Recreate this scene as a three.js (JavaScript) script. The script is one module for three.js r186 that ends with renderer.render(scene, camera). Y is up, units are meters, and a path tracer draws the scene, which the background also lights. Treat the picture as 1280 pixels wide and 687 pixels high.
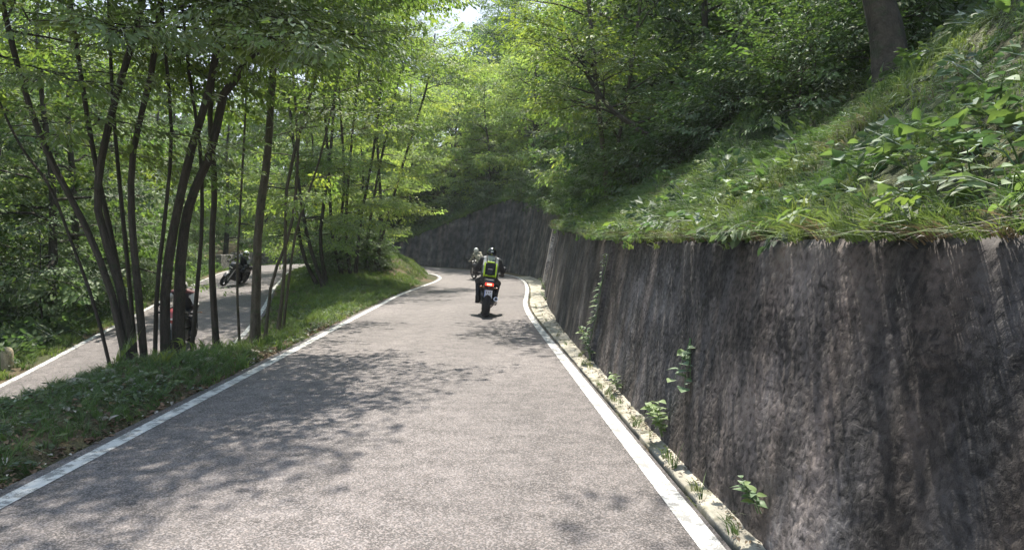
import * as THREE from 'three';
import { mergeGeometries } from 'three/addons/utils/BufferGeometryUtils.js';
import { RoundedBoxGeometry } from 'three/addons/geometries/RoundedBoxGeometry.js';

// ------------------------------------------------------------------ camera, sky, sun, exposure
const scene = new THREE.Scene();
const F = 800, CX = 640, CY = 343.5;                    // focal length and centre of the photograph in pixels
const camera = new THREE.PerspectiveCamera(2 * Math.atan(CY / F) * 180 / Math.PI, 1280 / 687, 0.1, 2000);
camera.position.set(0, 1.5, 0);
camera.rotation.order = 'YXZ';
camera.rotation.set(-Math.atan(26.5 / F), -Math.atan(39 / F), 0);
camera.updateMatrixWorld(true);
scene.add(camera);

const SUN = new THREE.Vector3(0.06, Math.sin(1.08), -Math.cos(1.08)).normalize();
{
  const W = 256, Hh = 128, data = new Float32Array(W * Hh * 4), v = new THREE.Vector3();
  for (let j = 0; j < Hh; j++) for (let i = 0; i < W; i++) {
    const th = (i + 0.5) / W * 2 * Math.PI - Math.PI, ph = (j + 0.5) / Hh * Math.PI - Math.PI / 2;
    v.set(Math.cos(ph) * Math.cos(th), Math.sin(ph), Math.cos(ph) * Math.sin(th));
    const up = Math.max(0, v.y), c = Math.max(0, v.dot(SUN));
    const halo = 0.55 * Math.pow(c, 6) + 0.8 * Math.pow(c, 40), h = Math.pow(1 - up, 2);
    const k = (j * W + i) * 4;
    data[k] = 0.17 + 0.42 * h + halo * 0.95; data[k + 1] = 0.26 + 0.36 * h + halo * 0.95; data[k + 2] = 0.42 + 0.26 * h + halo * 0.9; data[k + 3] = 1;
  }
  const sky = new THREE.DataTexture(data, W, Hh, THREE.RGBAFormat, THREE.FloatType);
  sky.mapping = THREE.EquirectangularReflectionMapping; sky.magFilter = sky.minFilter = THREE.LinearFilter; sky.needsUpdate = true;
  scene.background = sky; scene.environment = sky;
}
const sun = new THREE.DirectionalLight(new THREE.Color(1, 0.94, 0.84), 4.6);
sun.position.copy(SUN).multiplyScalar(120); sun.target.position.set(0, 0, -20);
sun.position.add(sun.target.position);
sun.castShadow = true; sun.shadow.mapSize.set(4096, 4096);
Object.assign(sun.shadow.camera, { left: -60, right: 60, top: 60, bottom: -60, near: 1, far: 300 });
scene.add(sun, sun.target);
scene.fog = new THREE.FogExp2(0xdde5ea, 0.0006);      // summer haze
const renderer = new THREE.WebGLRenderer({ antialias: true });
renderer.toneMapping = THREE.LinearToneMapping;
renderer.toneMappingExposure = 2.42;
renderer.shadowMap.enabled = true;

// ------------------------------------------------------------------ helpers
function rng(seed) { let a = seed >>> 0; return () => { a = (a + 0x6D2B79F5) | 0; let t = Math.imul(a ^ (a >>> 15), 1 | a); t = (t + Math.imul(t ^ (t >>> 7), 61 | t)) ^ t; return ((t ^ (t >>> 14)) >>> 0) / 4294967296; }; }
const V = (x, y, z) => new THREE.Vector3(x, y, z);
const lerp = (a, b, t) => a + (b - a) * t, clamp = (x, a = 0, b = 1) => Math.min(b, Math.max(a, x));
const smooth = (a, b, x) => { const t = clamp((x - a) / (b - a)); return t * t * (3 - 2 * t); };
function h2(x, y) { let h = Math.imul(x, 374761393) + Math.imul(y, 668265263); h = Math.imul(h ^ (h >>> 13), 1274126177); return ((h ^ (h >>> 16)) >>> 0) / 4294967296; }
function vn(x, y, px = 0, py = 0) {                      // value noise, optionally periodic
  const xi = Math.floor(x), yi = Math.floor(y); let u = x - xi, w = y - yi; u = u * u * (3 - 2 * u); w = w * w * (3 - 2 * w);
  const wx = i => px ? ((i % px) + px) % px : i, wy = i => py ? ((i % py) + py) % py : i;
  const a = h2(wx(xi), wy(yi)), b = h2(wx(xi + 1), wy(yi)), c = h2(wx(xi), wy(yi + 1)), d = h2(wx(xi + 1), wy(yi + 1));
  return a + (b - a) * u + (c - a) * w + (a - b - c + d) * u * w;
}
function fbm(x, y, oct = 4, px = 0, py = 0) { let s = 0, a = 0.5, n = 0; for (let o = 0; o < oct; o++) { s += a * vn(x + o * 17 * (px ? 0 : 1), y, px << o, py << o); n += a; a *= 0.5; x *= 2; y *= 2; } return s / n; }
function pn(x, y, px = 0, py = 0) {                      // gradient noise around 0.5
  const xi = Math.floor(x), yi = Math.floor(y), u = x - xi, w = y - yi, wx = i => px ? ((i % px) + px) % px : i, wy = i => py ? ((i % py) + py) % py : i;
  const g = (i, j) => { const a = h2(wx(xi + i) + 77, wy(yi + j) + 31) * 6.28318; return Math.cos(a) * (u - i) + Math.sin(a) * (w - j); }, f = t => t * t * t * (t * (t * 6 - 15) + 10), a = f(u), c = f(w);
  return 0.5 + 0.95 * lerp(lerp(g(0, 0), g(1, 0), a), lerp(g(0, 1), g(1, 1), a), c);
}
function pfbm(x, y, oct = 4, px = 0, py = 0) { let s = 0, a = 0.5, n = 0; for (let o = 0; o < oct; o++) { s += a * pn(x + (px ? 0 : o * 7.3), y, px << o, py << o); n += a; a *= 0.55; x *= 2; y *= 2; } return s / n; }
function at(px, py, d) {                                 // a pixel of the photograph at the forward distance d (metres)
  const v = V((px - CX) / F, (CY - py) / F, -1).applyQuaternion(camera.quaternion);
  return v.multiplyScalar(d / -v.z).add(camera.position);
}
const used = {};
function numbered(n) { used[n] = (used[n] ?? -1) + 1; return used[n] ? `${n}_${String(used[n]).padStart(3, '0')}` : n; }
function tag(o, label, category, group, kind) {
  if (label) o.userData.label = label; if (category) o.userData.category = category;
  if (group) o.userData.group = group; if (kind) o.userData.kind = kind; return o;
}
function thing(name, label, category, pos = V(0, 0, 0), turn = 0, group) {
  const o = new THREE.Group(); o.name = numbered(name); o.position.copy(pos); o.rotation.y = turn; scene.add(o);
  return tag(o, label, category, group);
}
function mesh(name, geo, mat, parent) { const m = new THREE.Mesh(geo, mat); m.castShadow = m.receiveShadow = true; if (parent) { m.name = name; parent.add(m); } else { m.name = numbered(name); scene.add(m); } return m; }
function structure(name, geo, mat) { const m = mesh(name, geo, mat); m.userData.kind = 'structure'; return m; }
function geom(pos, idx, o = {}) {
  const g = new THREE.BufferGeometry(); g.setAttribute('position', new THREE.Float32BufferAttribute(pos, 3));
  if (o.uv) g.setAttribute('uv', new THREE.Float32BufferAttribute(o.uv, 2)); if (o.col) g.setAttribute('color', new THREE.Float32BufferAttribute(o.col, 3));
  if (idx) g.setIndex(idx); g.computeVertexNormals(); return g;
}
const C = (r, g, b) => new THREE.Color().setRGB(r, g, b);
const mat = (r, g, b, rough = 0.8, o = {}) => new THREE.MeshPhysicalMaterial({ color: C(r, g, b), roughness: rough, ...o });
function dataTex(n, m, fn, srgb = true, rx = 1, ry = 1) {
  const d = new Uint8Array(n * m * 4);
  for (let j = 0; j < m; j++) for (let i = 0; i < n; i++) { const c = fn(i, j), k = (j * n + i) * 4; for (let q = 0; q < 3; q++) { const x = clamp(Array.isArray(c) ? c[q] : c); d[k + q] = 255 * (srgb ? (x <= 0.0031308 ? x * 12.92 : 1.055 * Math.pow(x, 1 / 2.4) - 0.055) : x); } d[k + 3] = 255; }
  const t = new THREE.DataTexture(d, n, m, THREE.RGBAFormat); t.wrapS = t.wrapT = THREE.RepeatWrapping; t.magFilter = THREE.LinearFilter; t.minFilter = THREE.LinearMipmapLinearFilter; t.generateMipmaps = true;
  if (srgb) t.colorSpace = THREE.SRGBColorSpace; t.repeat.set(rx, ry); t.needsUpdate = true; return t;
}
function catmull(pts, n) {                               // rows of numbers -> dense rows
  const out = []; for (let i = 0; i < pts.length - 1; i++) for (let k = 0; k < n; k++) {
    const t = k / n, p = [pts[Math.max(0, i - 1)], pts[i], pts[i + 1], pts[Math.min(pts.length - 1, i + 2)]];
    out.push(p[0].map((_, q) => { const [a, b, c, d] = p.map(r => r[q]); return 0.5 * (2 * b + (c - a) * t + (2 * a - 5 * b + 4 * c - d) * t * t + (3 * b - a - 3 * c + d) * t * t * t); }));
  } out.push(pts[pts.length - 1].slice()); return out;
}

// ------------------------------------------------------------------ layout: road ribbon (inner x,d, outer x,d, level)
const ROAD = catmull([
  [-3.05, -14, 1.27, -14, 0], [-3.05, -6, 1.27, -6, 0], [-3.05, 0, 1.27, 0, 0], [-3.07, 8, 1.27, 8, 0], [-3.12, 15, 1.28, 15, 0], [-3.12, 19, 1.42, 19, 0], [-3.1, 22, 1.66, 22, 0.02], [-2.95, 25.5, 1.95, 25.5, 0.04], [-2.7, 29, 2.16, 29, 0.07],
  [-2.42, 32, 2.25, 32.5, 0.12], [-2.35, 34.6, 2.0, 36.2, 0.21], [-2.85, 36.8, 1.0, 39.6, 0.31], [-4.2, 38.5, -1.2, 42.6, 0.44], [-6, 39.4, -4.2, 45, 0.6], [-8, 39.6, -8.5, 46.8, 0.76],
  [-9.7, 38.6, -12.6, 46.6, 0.8], [-10.3, 36.6, -15, 43.8, 0.7], [-9.9, 33.5, -15.1, 39, 0.5], [-9, 29.5, -13.8, 33, 0.28], [-7.9, 25, -12.3, 27, 0.06], [-6.7, 20.5, -10.8, 21.3, -0.22],
  [-5.95, 16.5, -10, 16.8, -0.64], [-5.7, 12.5, -9.55, 12.5, -1.18], [-5.8, 8, -9.7, 8, -1.8], [-6.1, 3, -10, 3, -2.45], [-6.5, -4, -10.4, -4, -3.2], [-7, -14, -11, -14, -4.3]], 16);
const EDGES = []; for (const [i, r] of ROAD.entries()) if (i % 2 === 0) { EDGES.push([r[0], r[1], r[4]], [r[2], r[3], r[4]]); }
function inQuad(x, d, q) { let s = false; for (let i = 0, j = 3; i < 4; j = i++) if ((q[i][1] > d) !== (q[j][1] > d) && x < (q[j][0] - q[i][0]) * (d - q[i][1]) / (q[j][1] - q[i][1]) + q[i][0]) s = !s; return s; }
function onRoad(x, d) { for (let i = 0; i < ROAD.length - 1; i++) { const a = ROAD[i], b = ROAD[i + 1]; if (Math.abs((a[1] + a[3]) / 2 - d) > 7) continue; if (inQuad(x, d, [[a[0], a[1]], [a[2], a[3]], [b[2], b[3]], [b[0], b[1]]])) return true; } return false; }
function roadInfo(x, d) {                                // level by inverse distance, distance to the nearest edge
  let sw = 0, sl = 0, best = 1e9;
  for (const e of EDGES) { const q = (e[0] - x) ** 2 + (e[1] - d) ** 2; if (q < best) best = q; const w = 1 / (q + 0.02) ** 2; sw += w; sl += w * e[2]; }
  return { level: sl / sw, dist: Math.sqrt(best) };
}
function groundY(x, d) {
  const { level, dist } = roadInfo(x, d), inside = onRoad(x, d);
  if (inside) return level - 0.03 - 0.14 * smooth(0, 0.6, dist);
  let y = level - 0.02;
  const grow = smooth(0, 1.3, dist);
  const bump = (cx, cd, sx, sd) => Math.exp(-(((x - cx) / sx) ** 2) - ((d - cd) / sd) ** 2), bank = 1.35 * bump(-5.6, 35, 2.6, 3) + 0.45 * bump(-5.8, 28, 2.2, 5);
  if (x < 3 && x > -12) y += bank * grow;
  if (x < -3 && x > -5.8 && d < 12) y = lerp(y, 0.13 * smooth(3.05, 3.7, -x) + 0.05 * (fbm(x * 2.2, d * 2.2, 3) - 0.5), smooth(3.02, 3.3, -x) * smooth(5.5, 4.35, -x) * smooth(12, 8.5, d));
  y += (0.10 + 0.25 * smooth(1, 6, dist)) * grow * (fbm(x * 0.7 + 40, d * 0.7 + 40, 3) - 0.4);
  const far = smooth(4, 26, dist), T = x < -9 ? -1.2 + 0.06 * Math.max(0, -x - 20) + 2.5 * fbm(x * 0.05 + 9, d * 0.05 + 9, 3) + 0.05 * Math.max(0, d - 20) : 0.5;
  return lerp(y, T, far);
}

// wall: base x,d, level of the base, height of the top
const WALL_NEAR = catmull([[1.40, -9, 0, 1.55], [1.40, -3, 0, 1.55], [1.41, 2, 0, 1.56], [1.44, 6, 0, 1.63], [1.51, 9, 0, 1.72], [1.62, 13, 0, 1.93], [1.8, 17, 0, 2.17], [2.1, 21, 0.02, 2.4], [2.62, 26, 0.05, 2.66]], 16);
const WALL_FAR = catmull([[2.72, 26.2, 0.05, 3.2], [2.92, 29, 0.07, 3.45], [3.0, 32.5, 0.12, 3.85], [2.75, 36, 0.22, 4.3], [2.05, 39.3, 0.32, 4.75], [0.9, 41.9, 0.42, 5.02], [-1.2, 44.2, 0.5, 4.3], [-4, 46.4, 0.62, 3.2], [-7, 48.0, 0.75, 2.15], [-10.5, 49.2, 0.85, 1.2]], 12);
const BATTER = 0.19;
function withNormals(path) { return path.map((p, i) => { const a = path[Math.max(0, i - 1)], b = path[Math.min(path.length - 1, i + 1)]; const tx = b[0] - a[0], td = b[1] - a[1], l = Math.hypot(tx, td); return { x: p[0], d: p[1], lo: p[2], hi: p[3], nx: td / l, nd: -tx / l }; }); }
const WN = withNormals(WALL_NEAR), WF = withNormals(WALL_FAR), WALLS = [...WN, ...WF];
{ let s = 0; WALLS.forEach((w, i) => { if (i) s += Math.hypot(w.x - WALLS[i - 1].x, w.d - WALLS[i - 1].d); w.s = s; }); }
for (const w of WALLS) { w.tx = w.x + w.nx * BATTER * (w.hi - w.lo); w.td = w.d + w.nd * BATTER * (w.hi - w.lo); }
const rise = t => { const a = Math.max(0, t - 0.25); return 0.03 + 0.30 * Math.min(t, 0.25) + (a < 14 ? 0.62 * a : a < 27 ? 8.68 + 0.5 * (a - 14) : 15.2 + 0.27 * (a - 27)); };
function hillPoint(w, t) {
  const x = w.tx + w.nx * t, d = w.td + w.nd * t, b = smooth(0.3, 3, t);
  return V(x, w.hi + rise(t) + b * (1.1 * (fbm(x * 0.22 + 7, d * 0.22 + 3, 3) - 0.5) + 0.55 * (fbm(x * 0.9, d * 0.9 + 50, 2) - 0.5) + 0.22 * (fbm(x * 2.3, d * 2.3 + 20, 2) - 0.5)), -d);
}
function wallAt(f) { const i = Math.min(WALLS.length - 2, Math.floor(f)), k = f - i, a = WALLS[i], b = WALLS[i + 1], o = {}; for (const q in a) o[q] = lerp(a[q], b[q], k); return o; }
function hillY(x, d) {
  let best = 1e9, bw, bt = 0; for (const w of WALLS) { const q = (w.tx - x) ** 2 + (w.td - d) ** 2; if (q < best) { best = q; bw = w; } }
  bt = Math.max(0, (x - bw.tx) * bw.nx + (d - bw.td) * bw.nd); const p = hillPoint(bw, bt); return p.y;
}

// ------------------------------------------------------------------ surface textures
const asphaltTex = dataTex(1024, 1024, (i, j) => {
  const a = vn(i / 5, j / 5, 205, 205), b = vn(i / 2.2, j / 2.2, 465, 465), c = fbm(i / 64, j / 64, 4, 16, 16);
  const stone = smooth(0.45, 0.75, a), k = 0.50 + 0.38 * (stone - 0.45) + 0.44 * (b - 0.5) + 0.34 * (c - 0.5);
  const warm = vn(i / 6 + 90, j / 6 + 12);
  return [k * (1.02 + 0.08 * (warm - 0.5)), k * 0.965, k * (0.955 - 0.07 * (warm - 0.5))];
});
const asphaltBump = dataTex(1024, 1024, (i, j) => 0.6 * smooth(0.3, 0.75, vn(i / 5, j / 5, 205, 205)) + 0.4 * vn(i / 2.2, j / 2.2, 465, 465), false);
const concreteTex = dataTex(2048, 1024, (i, j) => {      // 6 m wide, 3 m high
  const u = i / 2048, v = j / 1024, crack = smooth(0.012, 0.0, Math.abs(pfbm(u * 9, v * 5, 5, 9, 5) - 0.5)) * smooth(0.5, 0.62, pn(u * 7 + 3.3, v * 4, 7, 4));
  const streak = fbm(u * 96, v * 3, 4, 96, 3), streak2 = fbm(u * 32 + 5, v * 2, 3, 32, 2), blot = pfbm(u * 14, v * 7, 5, 14, 7), grit = h2(i, j), pit = pfbm(u * 128, v * 64, 2, 128, 64);
  const fleck = smooth(0.70, 0.78, pn(u * 150, v * 75, 150, 75)) * 0.2, pitD = smooth(0.30, 0.22, pn(u * 190, v * 95, 190, 95)) * 0.22;
  let k = 0.55 + 0.22 * (streak - 0.5) + 0.28 * (streak2 - 0.5) + 1.35 * (blot - 0.5) + 0.36 * (grit - 0.5) + 0.65 * (pit - 0.5) + fleck - pitD - 0.35 * crack;
  k = clamp(k, 0.12, 1.2);
  const warm = clamp(0.5 + 1.6 * (streak2 - 0.45));
  return [k * lerp(0.94, 1.05, warm), k * lerp(0.95, 0.96, warm), k * lerp(1.0, 0.92, warm)];
});
const concreteBump = dataTex(1024, 1024, (i, j) => { const a = pfbm(i / 32, j / 32, 5, 32, 32), pit = smooth(0.30, 0.42, pn(i / 16, j / 16, 64, 64)), g = h2(i, j); return 0.62 * (0.5 + 1.3 * (a - 0.5)) + 0.22 * pit + 0.16 * g; }, false, 3, 1.5);
const slabTex = dataTex(512, 512, (i, j) => { const a = pfbm(i / 64, j / 64, 5, 8, 8), g = h2(i, j), s = smooth(0.56, 0.68, pfbm(i / 90 + 3, j / 90, 4, 0, 0)); const k = 0.72 + 0.7 * (a - 0.5) + 0.14 * (g - 0.5); return [lerp(k, k * 0.55, s), lerp(k * 0.98, k * 0.55, s), lerp(k * 0.93, k * 0.46, s)]; });
const paintTex = dataTex(512, 512, (i, j) => { const w = fbm(i / 32, j / 32, 5, 16, 16), g = vn(i / 2.5, j / 2.5), c = vn(i / 9, j / 9, 57, 57); const wear = smooth(0.50, 0.66, w * 0.7 + g * 0.25 + c * 0.12); const k = lerp(0.86 + 0.1 * (g - 0.5), 0.34, wear); return [k, k * 0.985, k * 0.96]; });
const soilTex = dataTex(512, 512, (i, j) => { const a = fbm(i / 24, j / 24, 5, 21, 21), b = vn(i / 3, j / 3, 171, 171), k = 0.35 + 0.6 * a + 0.5 * (b - 0.5); return [k, k * 0.93, k * 0.8]; });
const barkTex = dataTex(256, 512, (i, j) => { const a = fbm(i / 16, j / 64, 4, 16, 8), b = vn(i / 3, j / 9, 85, 57); const m = smooth(0.55, 0.7, fbm(i / 32 + 3, j / 32, 3, 8, 16)); const k = 0.35 + 0.7 * a + 0.3 * (b - 0.5); return [k * lerp(1, 0.85, m), k * lerp(0.95, 1.0, m), k * lerp(0.86, 0.75, m)]; });
const barkBump = dataTex(256, 512, (i, j) => 0.7 * fbm(i / 12, j / 50, 4, 21, 10) + 0.3 * vn(i / 3, j / 9, 85, 57), false);

const MT = {
  asphalt: new THREE.MeshStandardMaterial({ color: C(0.312, 0.295, 0.286), map: asphaltTex, bumpMap: asphaltBump, bumpScale: 0.004, roughness: 0.82, vertexColors: true }),
  wall: new THREE.MeshStandardMaterial({ color: C(0.188, 0.178, 0.168), map: concreteTex, bumpMap: concreteBump, bumpScale: 0.007, roughness: 0.92, vertexColors: true }),
  paint: new THREE.MeshStandardMaterial({ color: C(0.70, 0.70, 0.685), map: paintTex, roughness: 0.7, bumpMap: asphaltBump, bumpScale: 0.002 }),
  slab: new THREE.MeshStandardMaterial({ color: C(0.50, 0.47, 0.40), map: slabTex, bumpMap: concreteBump, bumpScale: 0.003, roughness: 0.9 }),
  pale: new THREE.MeshStandardMaterial({ color: C(0.75, 0.69, 0.62), map: concreteTex, roughness: 0.9 }),
  soil: new THREE.MeshStandardMaterial({ color: C(0.22, 0.20, 0.16), map: soilTex, bumpMap: soilTex, bumpScale: 0.03, roughness: 1, vertexColors: true }),
  bark: new THREE.MeshStandardMaterial({ color: C(0.15, 0.135, 0.112), map: barkTex, bumpMap: barkBump, bumpScale: 0.02, roughness: 0.95 }),
  barkDark: new THREE.MeshStandardMaterial({ color: C(0.088, 0.078, 0.066), map: barkTex, bumpMap: barkBump, bumpScale: 0.02, roughness: 0.95 }),
  barkPale: new THREE.MeshStandardMaterial({ color: C(0.24, 0.21, 0.18), map: barkTex, bumpMap: barkBump, bumpScale: 0.012, roughness: 0.95 }),
  stone: new THREE.MeshStandardMaterial({ color: C(0.62, 0.6, 0.55), map: soilTex, bumpMap: soilTex, bumpScale: 0.01, roughness: 0.9 }),
};
const leafMat = (r, g, b, tr = 0.45, coat = 0.35) => new THREE.MeshPhysicalMaterial({ color: C(r, g, b), roughness: 1, transmission: tr, thickness: 0, side: THREE.DoubleSide, clearcoat: coat, clearcoatRoughness: 0.42 });
const LEAF = leafMat(1, 1, 1, 0.58, 0.3), GRASS = leafMat(1, 1, 1, 0.42, 0.05), BROAD = leafMat(0.10, 0.19, 0.055, 0.4, 0.5), BROAD2 = leafMat(0.17, 0.26, 0.055, 0.5, 0.35);
const LITTER = new THREE.MeshStandardMaterial({ color: C(1, 1, 1), roughness: 0.9, side: THREE.DoubleSide });

// ------------------------------------------------------------------ ground
{
  const axis = (lo, hi, step, far) => { const a = []; for (let x = lo; x <= hi + 1e-6; x += step) a.push(x); let s = step, x = hi; while (x < far) { s *= 1.35; x += s; a.push(x); } s = step; x = lo; while (x > -far) { s *= 1.35; x -= s; a.unshift(x); } return a; };
  const xs = axis(-18, 4, 0.3, 500), ds = axis(-4, 50, 0.36, 500), pos = [], uv = [], col = [], idx = [];
  for (const d of ds) for (const x of xs) {
    const y = groundY(x, d); pos.push(x, y, -d); uv.push(x / 1.5, d / 1.5);
    const n = fbm(x * 0.8 + 20, d * 0.8 + 20, 3), g = smooth(0.42, 0.6, n);
    col.push(lerp(0.85, 0.42, g), lerp(0.75, 0.55, g), lerp(0.6, 0.28, g));
  }
  const n = xs.length; for (let j = 0; j < ds.length - 1; j++) for (let i = 0; i < n - 1; i++) { const a = j * n + i; idx.push(a, a + 1, a + n, a + 1, a + n + 1, a + n); }
  structure('ground', geom(pos, idx, { uv, col }), MT.soil);
}
// road ribbon and its painted edge lines
function ribbon(a, b, lift, nLat, uvS, colour) {         // a, b: functions of a road row -> [x, d]
  const pos = [], uv = [], col = [], idx = []; let s = 0;
  ROAD.forEach((r, i) => {
    const p = a(r, i), q = b(r, i); if (i) { const o = ROAD[i - 1]; s += Math.hypot((r[0] + r[2] - o[0] - o[2]) / 2, (r[1] + r[3] - o[1] - o[3]) / 2); }
    const w = Math.hypot(q[0] - p[0], q[1] - p[1]);
    for (let k = 0; k <= nLat; k++) { const t = k / nLat, x = lerp(p[0], q[0], t), d = lerp(p[1], q[1], t); pos.push(x, r[4] + lift, -d); uv.push(t * w / uvS, s / uvS); if (colour) col.push(...colour(x, d, t, s)); }
  });
  for (let i = 0; i < ROAD.length - 1; i++) for (let k = 0; k < nLat; k++) { const m = nLat + 1, c = i * m + k; idx.push(c, c + 1, c + m, c + 1, c + m + 1, c + m); }
  return geom(pos, idx, { uv, col: colour ? col : null });
}
structure('road', ribbon(r => [r[0], r[1]], r => [r[2], r[3]], 0, 44, 1.6, (x, d, t, s) => {
  const track = Math.exp(-(((t - 0.3) / 0.07) ** 2)) + Math.exp(-(((t - 0.7) / 0.07) ** 2)), n = fbm(t * 3, s * 0.35, 3), edge = smooth(0.06, 0, Math.min(t, 1 - t));
  const seam = 0.22 * smooth(0.02, 0.0, Math.abs(t - 0.47 + 0.012 * (vn(s * 0.6, 2) - 0.5))) * smooth(0.35, 0.6, vn(s * 0.5, 7)), n2 = fbm(t * 9, s * 1.6 + 4, 3), k = 0.95 - 0.10 * track + 0.50 * (n - 0.5) + 0.25 * (n2 - 0.5) - 0.30 * edge - seam; return [k, k * 0.985, k * 0.98];
}), MT.asphalt);
const off = (r, side, m) => { const w = Math.hypot(r[2] - r[0], r[3] - r[1]), t = m / w; return side ? [lerp(r[2], r[0], t), lerp(r[3], r[1], t)] : [lerp(r[0], r[2], t), lerp(r[1], r[3], t)]; };
structure('edge_line', ribbon(r => off(r, 0, 0.10), r => off(r, 0, 0.235), 0.004, 1, 0.9), MT.paint);
structure('edge_line', ribbon(r => off(r, 1, 0.16), r => off(r, 1, 0.03), 0.004, 1, 0.9), MT.paint);

// concrete gutter strip along the wall foot, slab by slab
{
  const g = new THREE.Group(); g.name = 'gutter'; g.userData.kind = 'structure'; scene.add(g);
  const roadOuter = d => { for (let i = 0; i < ROAD.length - 1; i++) if (ROAD[i][3] <= d && ROAD[i + 1][3] > d) { const t = (d - ROAD[i][3]) / (ROAD[i + 1][3] - ROAD[i][3]); return [lerp(ROAD[i][2], ROAD[i + 1][2], t), lerp(ROAD[i][4], ROAD[i + 1][4], t)]; } return [1.27, 0]; };
  const wallX = d => { for (let i = 0; i < WALLS.length - 1; i++) if (WALLS[i].d <= d && WALLS[i + 1].d > d) { const t = (d - WALLS[i].d) / (WALLS[i + 1].d - WALLS[i].d); return lerp(WALLS[i].x, WALLS[i + 1].x, t); } return 1.4; };
  const R = rng(5); let d = -8;
  while (d < 36) {
    const len = 1.4 + R() * 0.5, e = Math.min(d + len - 0.014, 36), pos = [], uv = [], idx = [], N = 6, h = 0.002 + 0.007 * R(), out = 0.012 * R();
    for (let i = 0; i <= N; i++) { const q = lerp(d, e, i / N), [rx, ry] = roadOuter(q), wx = wallX(q), x0 = rx + 0.035 + out + 0.012 * (vn(q * 5, 3) - 0.5), x1 = wx + 0.06; for (const [x, y] of [[x0, ry - 0.06], [x0, ry + h - 0.012], [x0 + 0.012, ry + h], [x1, ry + h + 0.02]]) { pos.push(x, y, -q); uv.push(q / 2.1 + d * 0.37, x / 1.1 + d * 0.23); } }
    for (let i = 0; i < N; i++) for (let k = 0; k < 3; k++) { const c = i * 4 + k; idx.push(c, c + 4, c + 1, c + 1, c + 4, c + 5); }
    idx.push(0, 1, 2, 0, 2, 3); const l = N * 4; idx.push(l, l + 2, l + 1, l, l + 3, l + 2);
    mesh('slab', geom(pos, idx, { uv }), MT.slab, g); d += len;
  }
}

// ------------------------------------------------------------------ retaining walls, panel by panel
function wallPanel(list, step, f0, f1, cell, seed, parent, thick = 0.35) {
  // list: wall rows; f0..f1 fractional indices; front face as a rough grid with closed rim
  const rowAt = f => { const i = Math.min(list.length - 2, Math.floor(f)), k = f - i, a = list[i], b = list[i + 1], o = {}; for (const q in a) o[q] = lerp(a[q], b[q], k); return o; };
  const a = rowAt(f0), b = rowAt(f1), L = Math.abs(b.s - a.s), nu = Math.max(4, Math.round(L / cell)), nv = Math.max(4, Math.round(Math.max(a.hi - a.lo, b.hi - b.lo) / cell)), pos = [], uv = [], col = [], idx = [];
  for (let i = 0; i <= nu; i++) {
    const w = rowAt(lerp(f0, f1, i / nu)), eu = Math.min(i, nu - i) * L / nu;
    for (let j = -1; j <= nv + 1; j++) {
      const v = clamp(j / nv), y = lerp(w.lo - 0.1, w.hi, v), back = BATTER * (y - w.lo), rough = (pfbm(w.s * 1.7, y * 1.7 + seed, 3) - 0.5) * 0.03 + (pn(w.s * 16, y * 16 + seed) - 0.5) * 0.012 + (pfbm(w.s * 8, y * 8 + seed, 2) - 0.5) * 0.014;
      const ch = 0.02 * smooth(0.04, 0, eu) + 0.02 * smooth(0.05, 0, Math.min(w.hi - y, 1));
      let push = j < 0 ? thick : j > nv ? thick : ch - rough + step; if (i === 0 || i === nu) push = Math.max(push, 0.03);
      pos.push(w.x + w.nx * (back + push), y, -(w.d + w.nd * (back + push))); uv.push(w.s / 6, y / 3);
      // run-off stains: dark algae and pale lime, each a streak with its own outline
      const hgt = (y - w.lo) / (w.hi - w.lo), s = w.s, wob = 0.05 * (fbm(y * 3, s, 2) - 0.5);
      const st = fbm((s + wob) * 3.2 + 11, y * 0.25, 3), st2 = fbm((s + wob) * 9 + 3, y * 0.35 + 9, 2), bl = fbm(s * 0.9 + 2, y * 1.1 + 5, 4), fl = fbm(s * 4, y * 5 + 20, 3);
      let k = 0.66 + 1.0 * (bl - 0.5) + 0.25 * (st - 0.5);
      k *= 1 - 0.26 * smooth(0.55, 0.66, st2);
      const lime = smooth(0.60, 0.68, st) * smooth(0.35, 0.55, fl + 0.2 * (1 - hgt)) + 0.7 * smooth(0.63, 0.7, st2 * 0.5 + bl * 0.5);
      k = Math.max(0.25, k) * (1 + 0.6 * lime);
      const br = parent.userData.tone ? parent.userData.tone(w.s, y, w.d) : 1; k *= br;
      const warm = smooth(0.4, 0.62, st + 0.25 * lime); col.push(k * lerp(0.96, 1.10, warm), k * lerp(0.97, 1.0, warm), k * lerp(1.02, 0.94, warm));
    }
  }
  const m = nv + 3; for (let i = 0; i < nu; i++) for (let j = 0; j < m - 1; j++) { const c = i * m + j; idx.push(c, c + 1, c + m, c + 1, c + m + 1, c + m); }
  // end caps
  for (const [i, flip] of [[0, 0], [nu, 1]]) { const s = i * m; for (let j = 1; j < m - 2; j++) idx.push(...(flip ? [s, s + j, s + j + 1] : [s, s + j + 1, s + j])); idx.push(...(flip ? [s, s + m - 2, s + m - 1] : [s, s + m - 1, s + m - 2])); }
  return mesh('panel', geom(pos, idx, { uv, col }), MT.wall, parent);
}
const fOf = (list, d) => { for (let i = 0; i < list.length - 1; i++) if (list[i].d <= d && list[i + 1].d >= d) return i + (d - list[i].d) / (list[i + 1].d - list[i].d); return d < list[0].d ? 0 : list.length - 1; };
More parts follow.
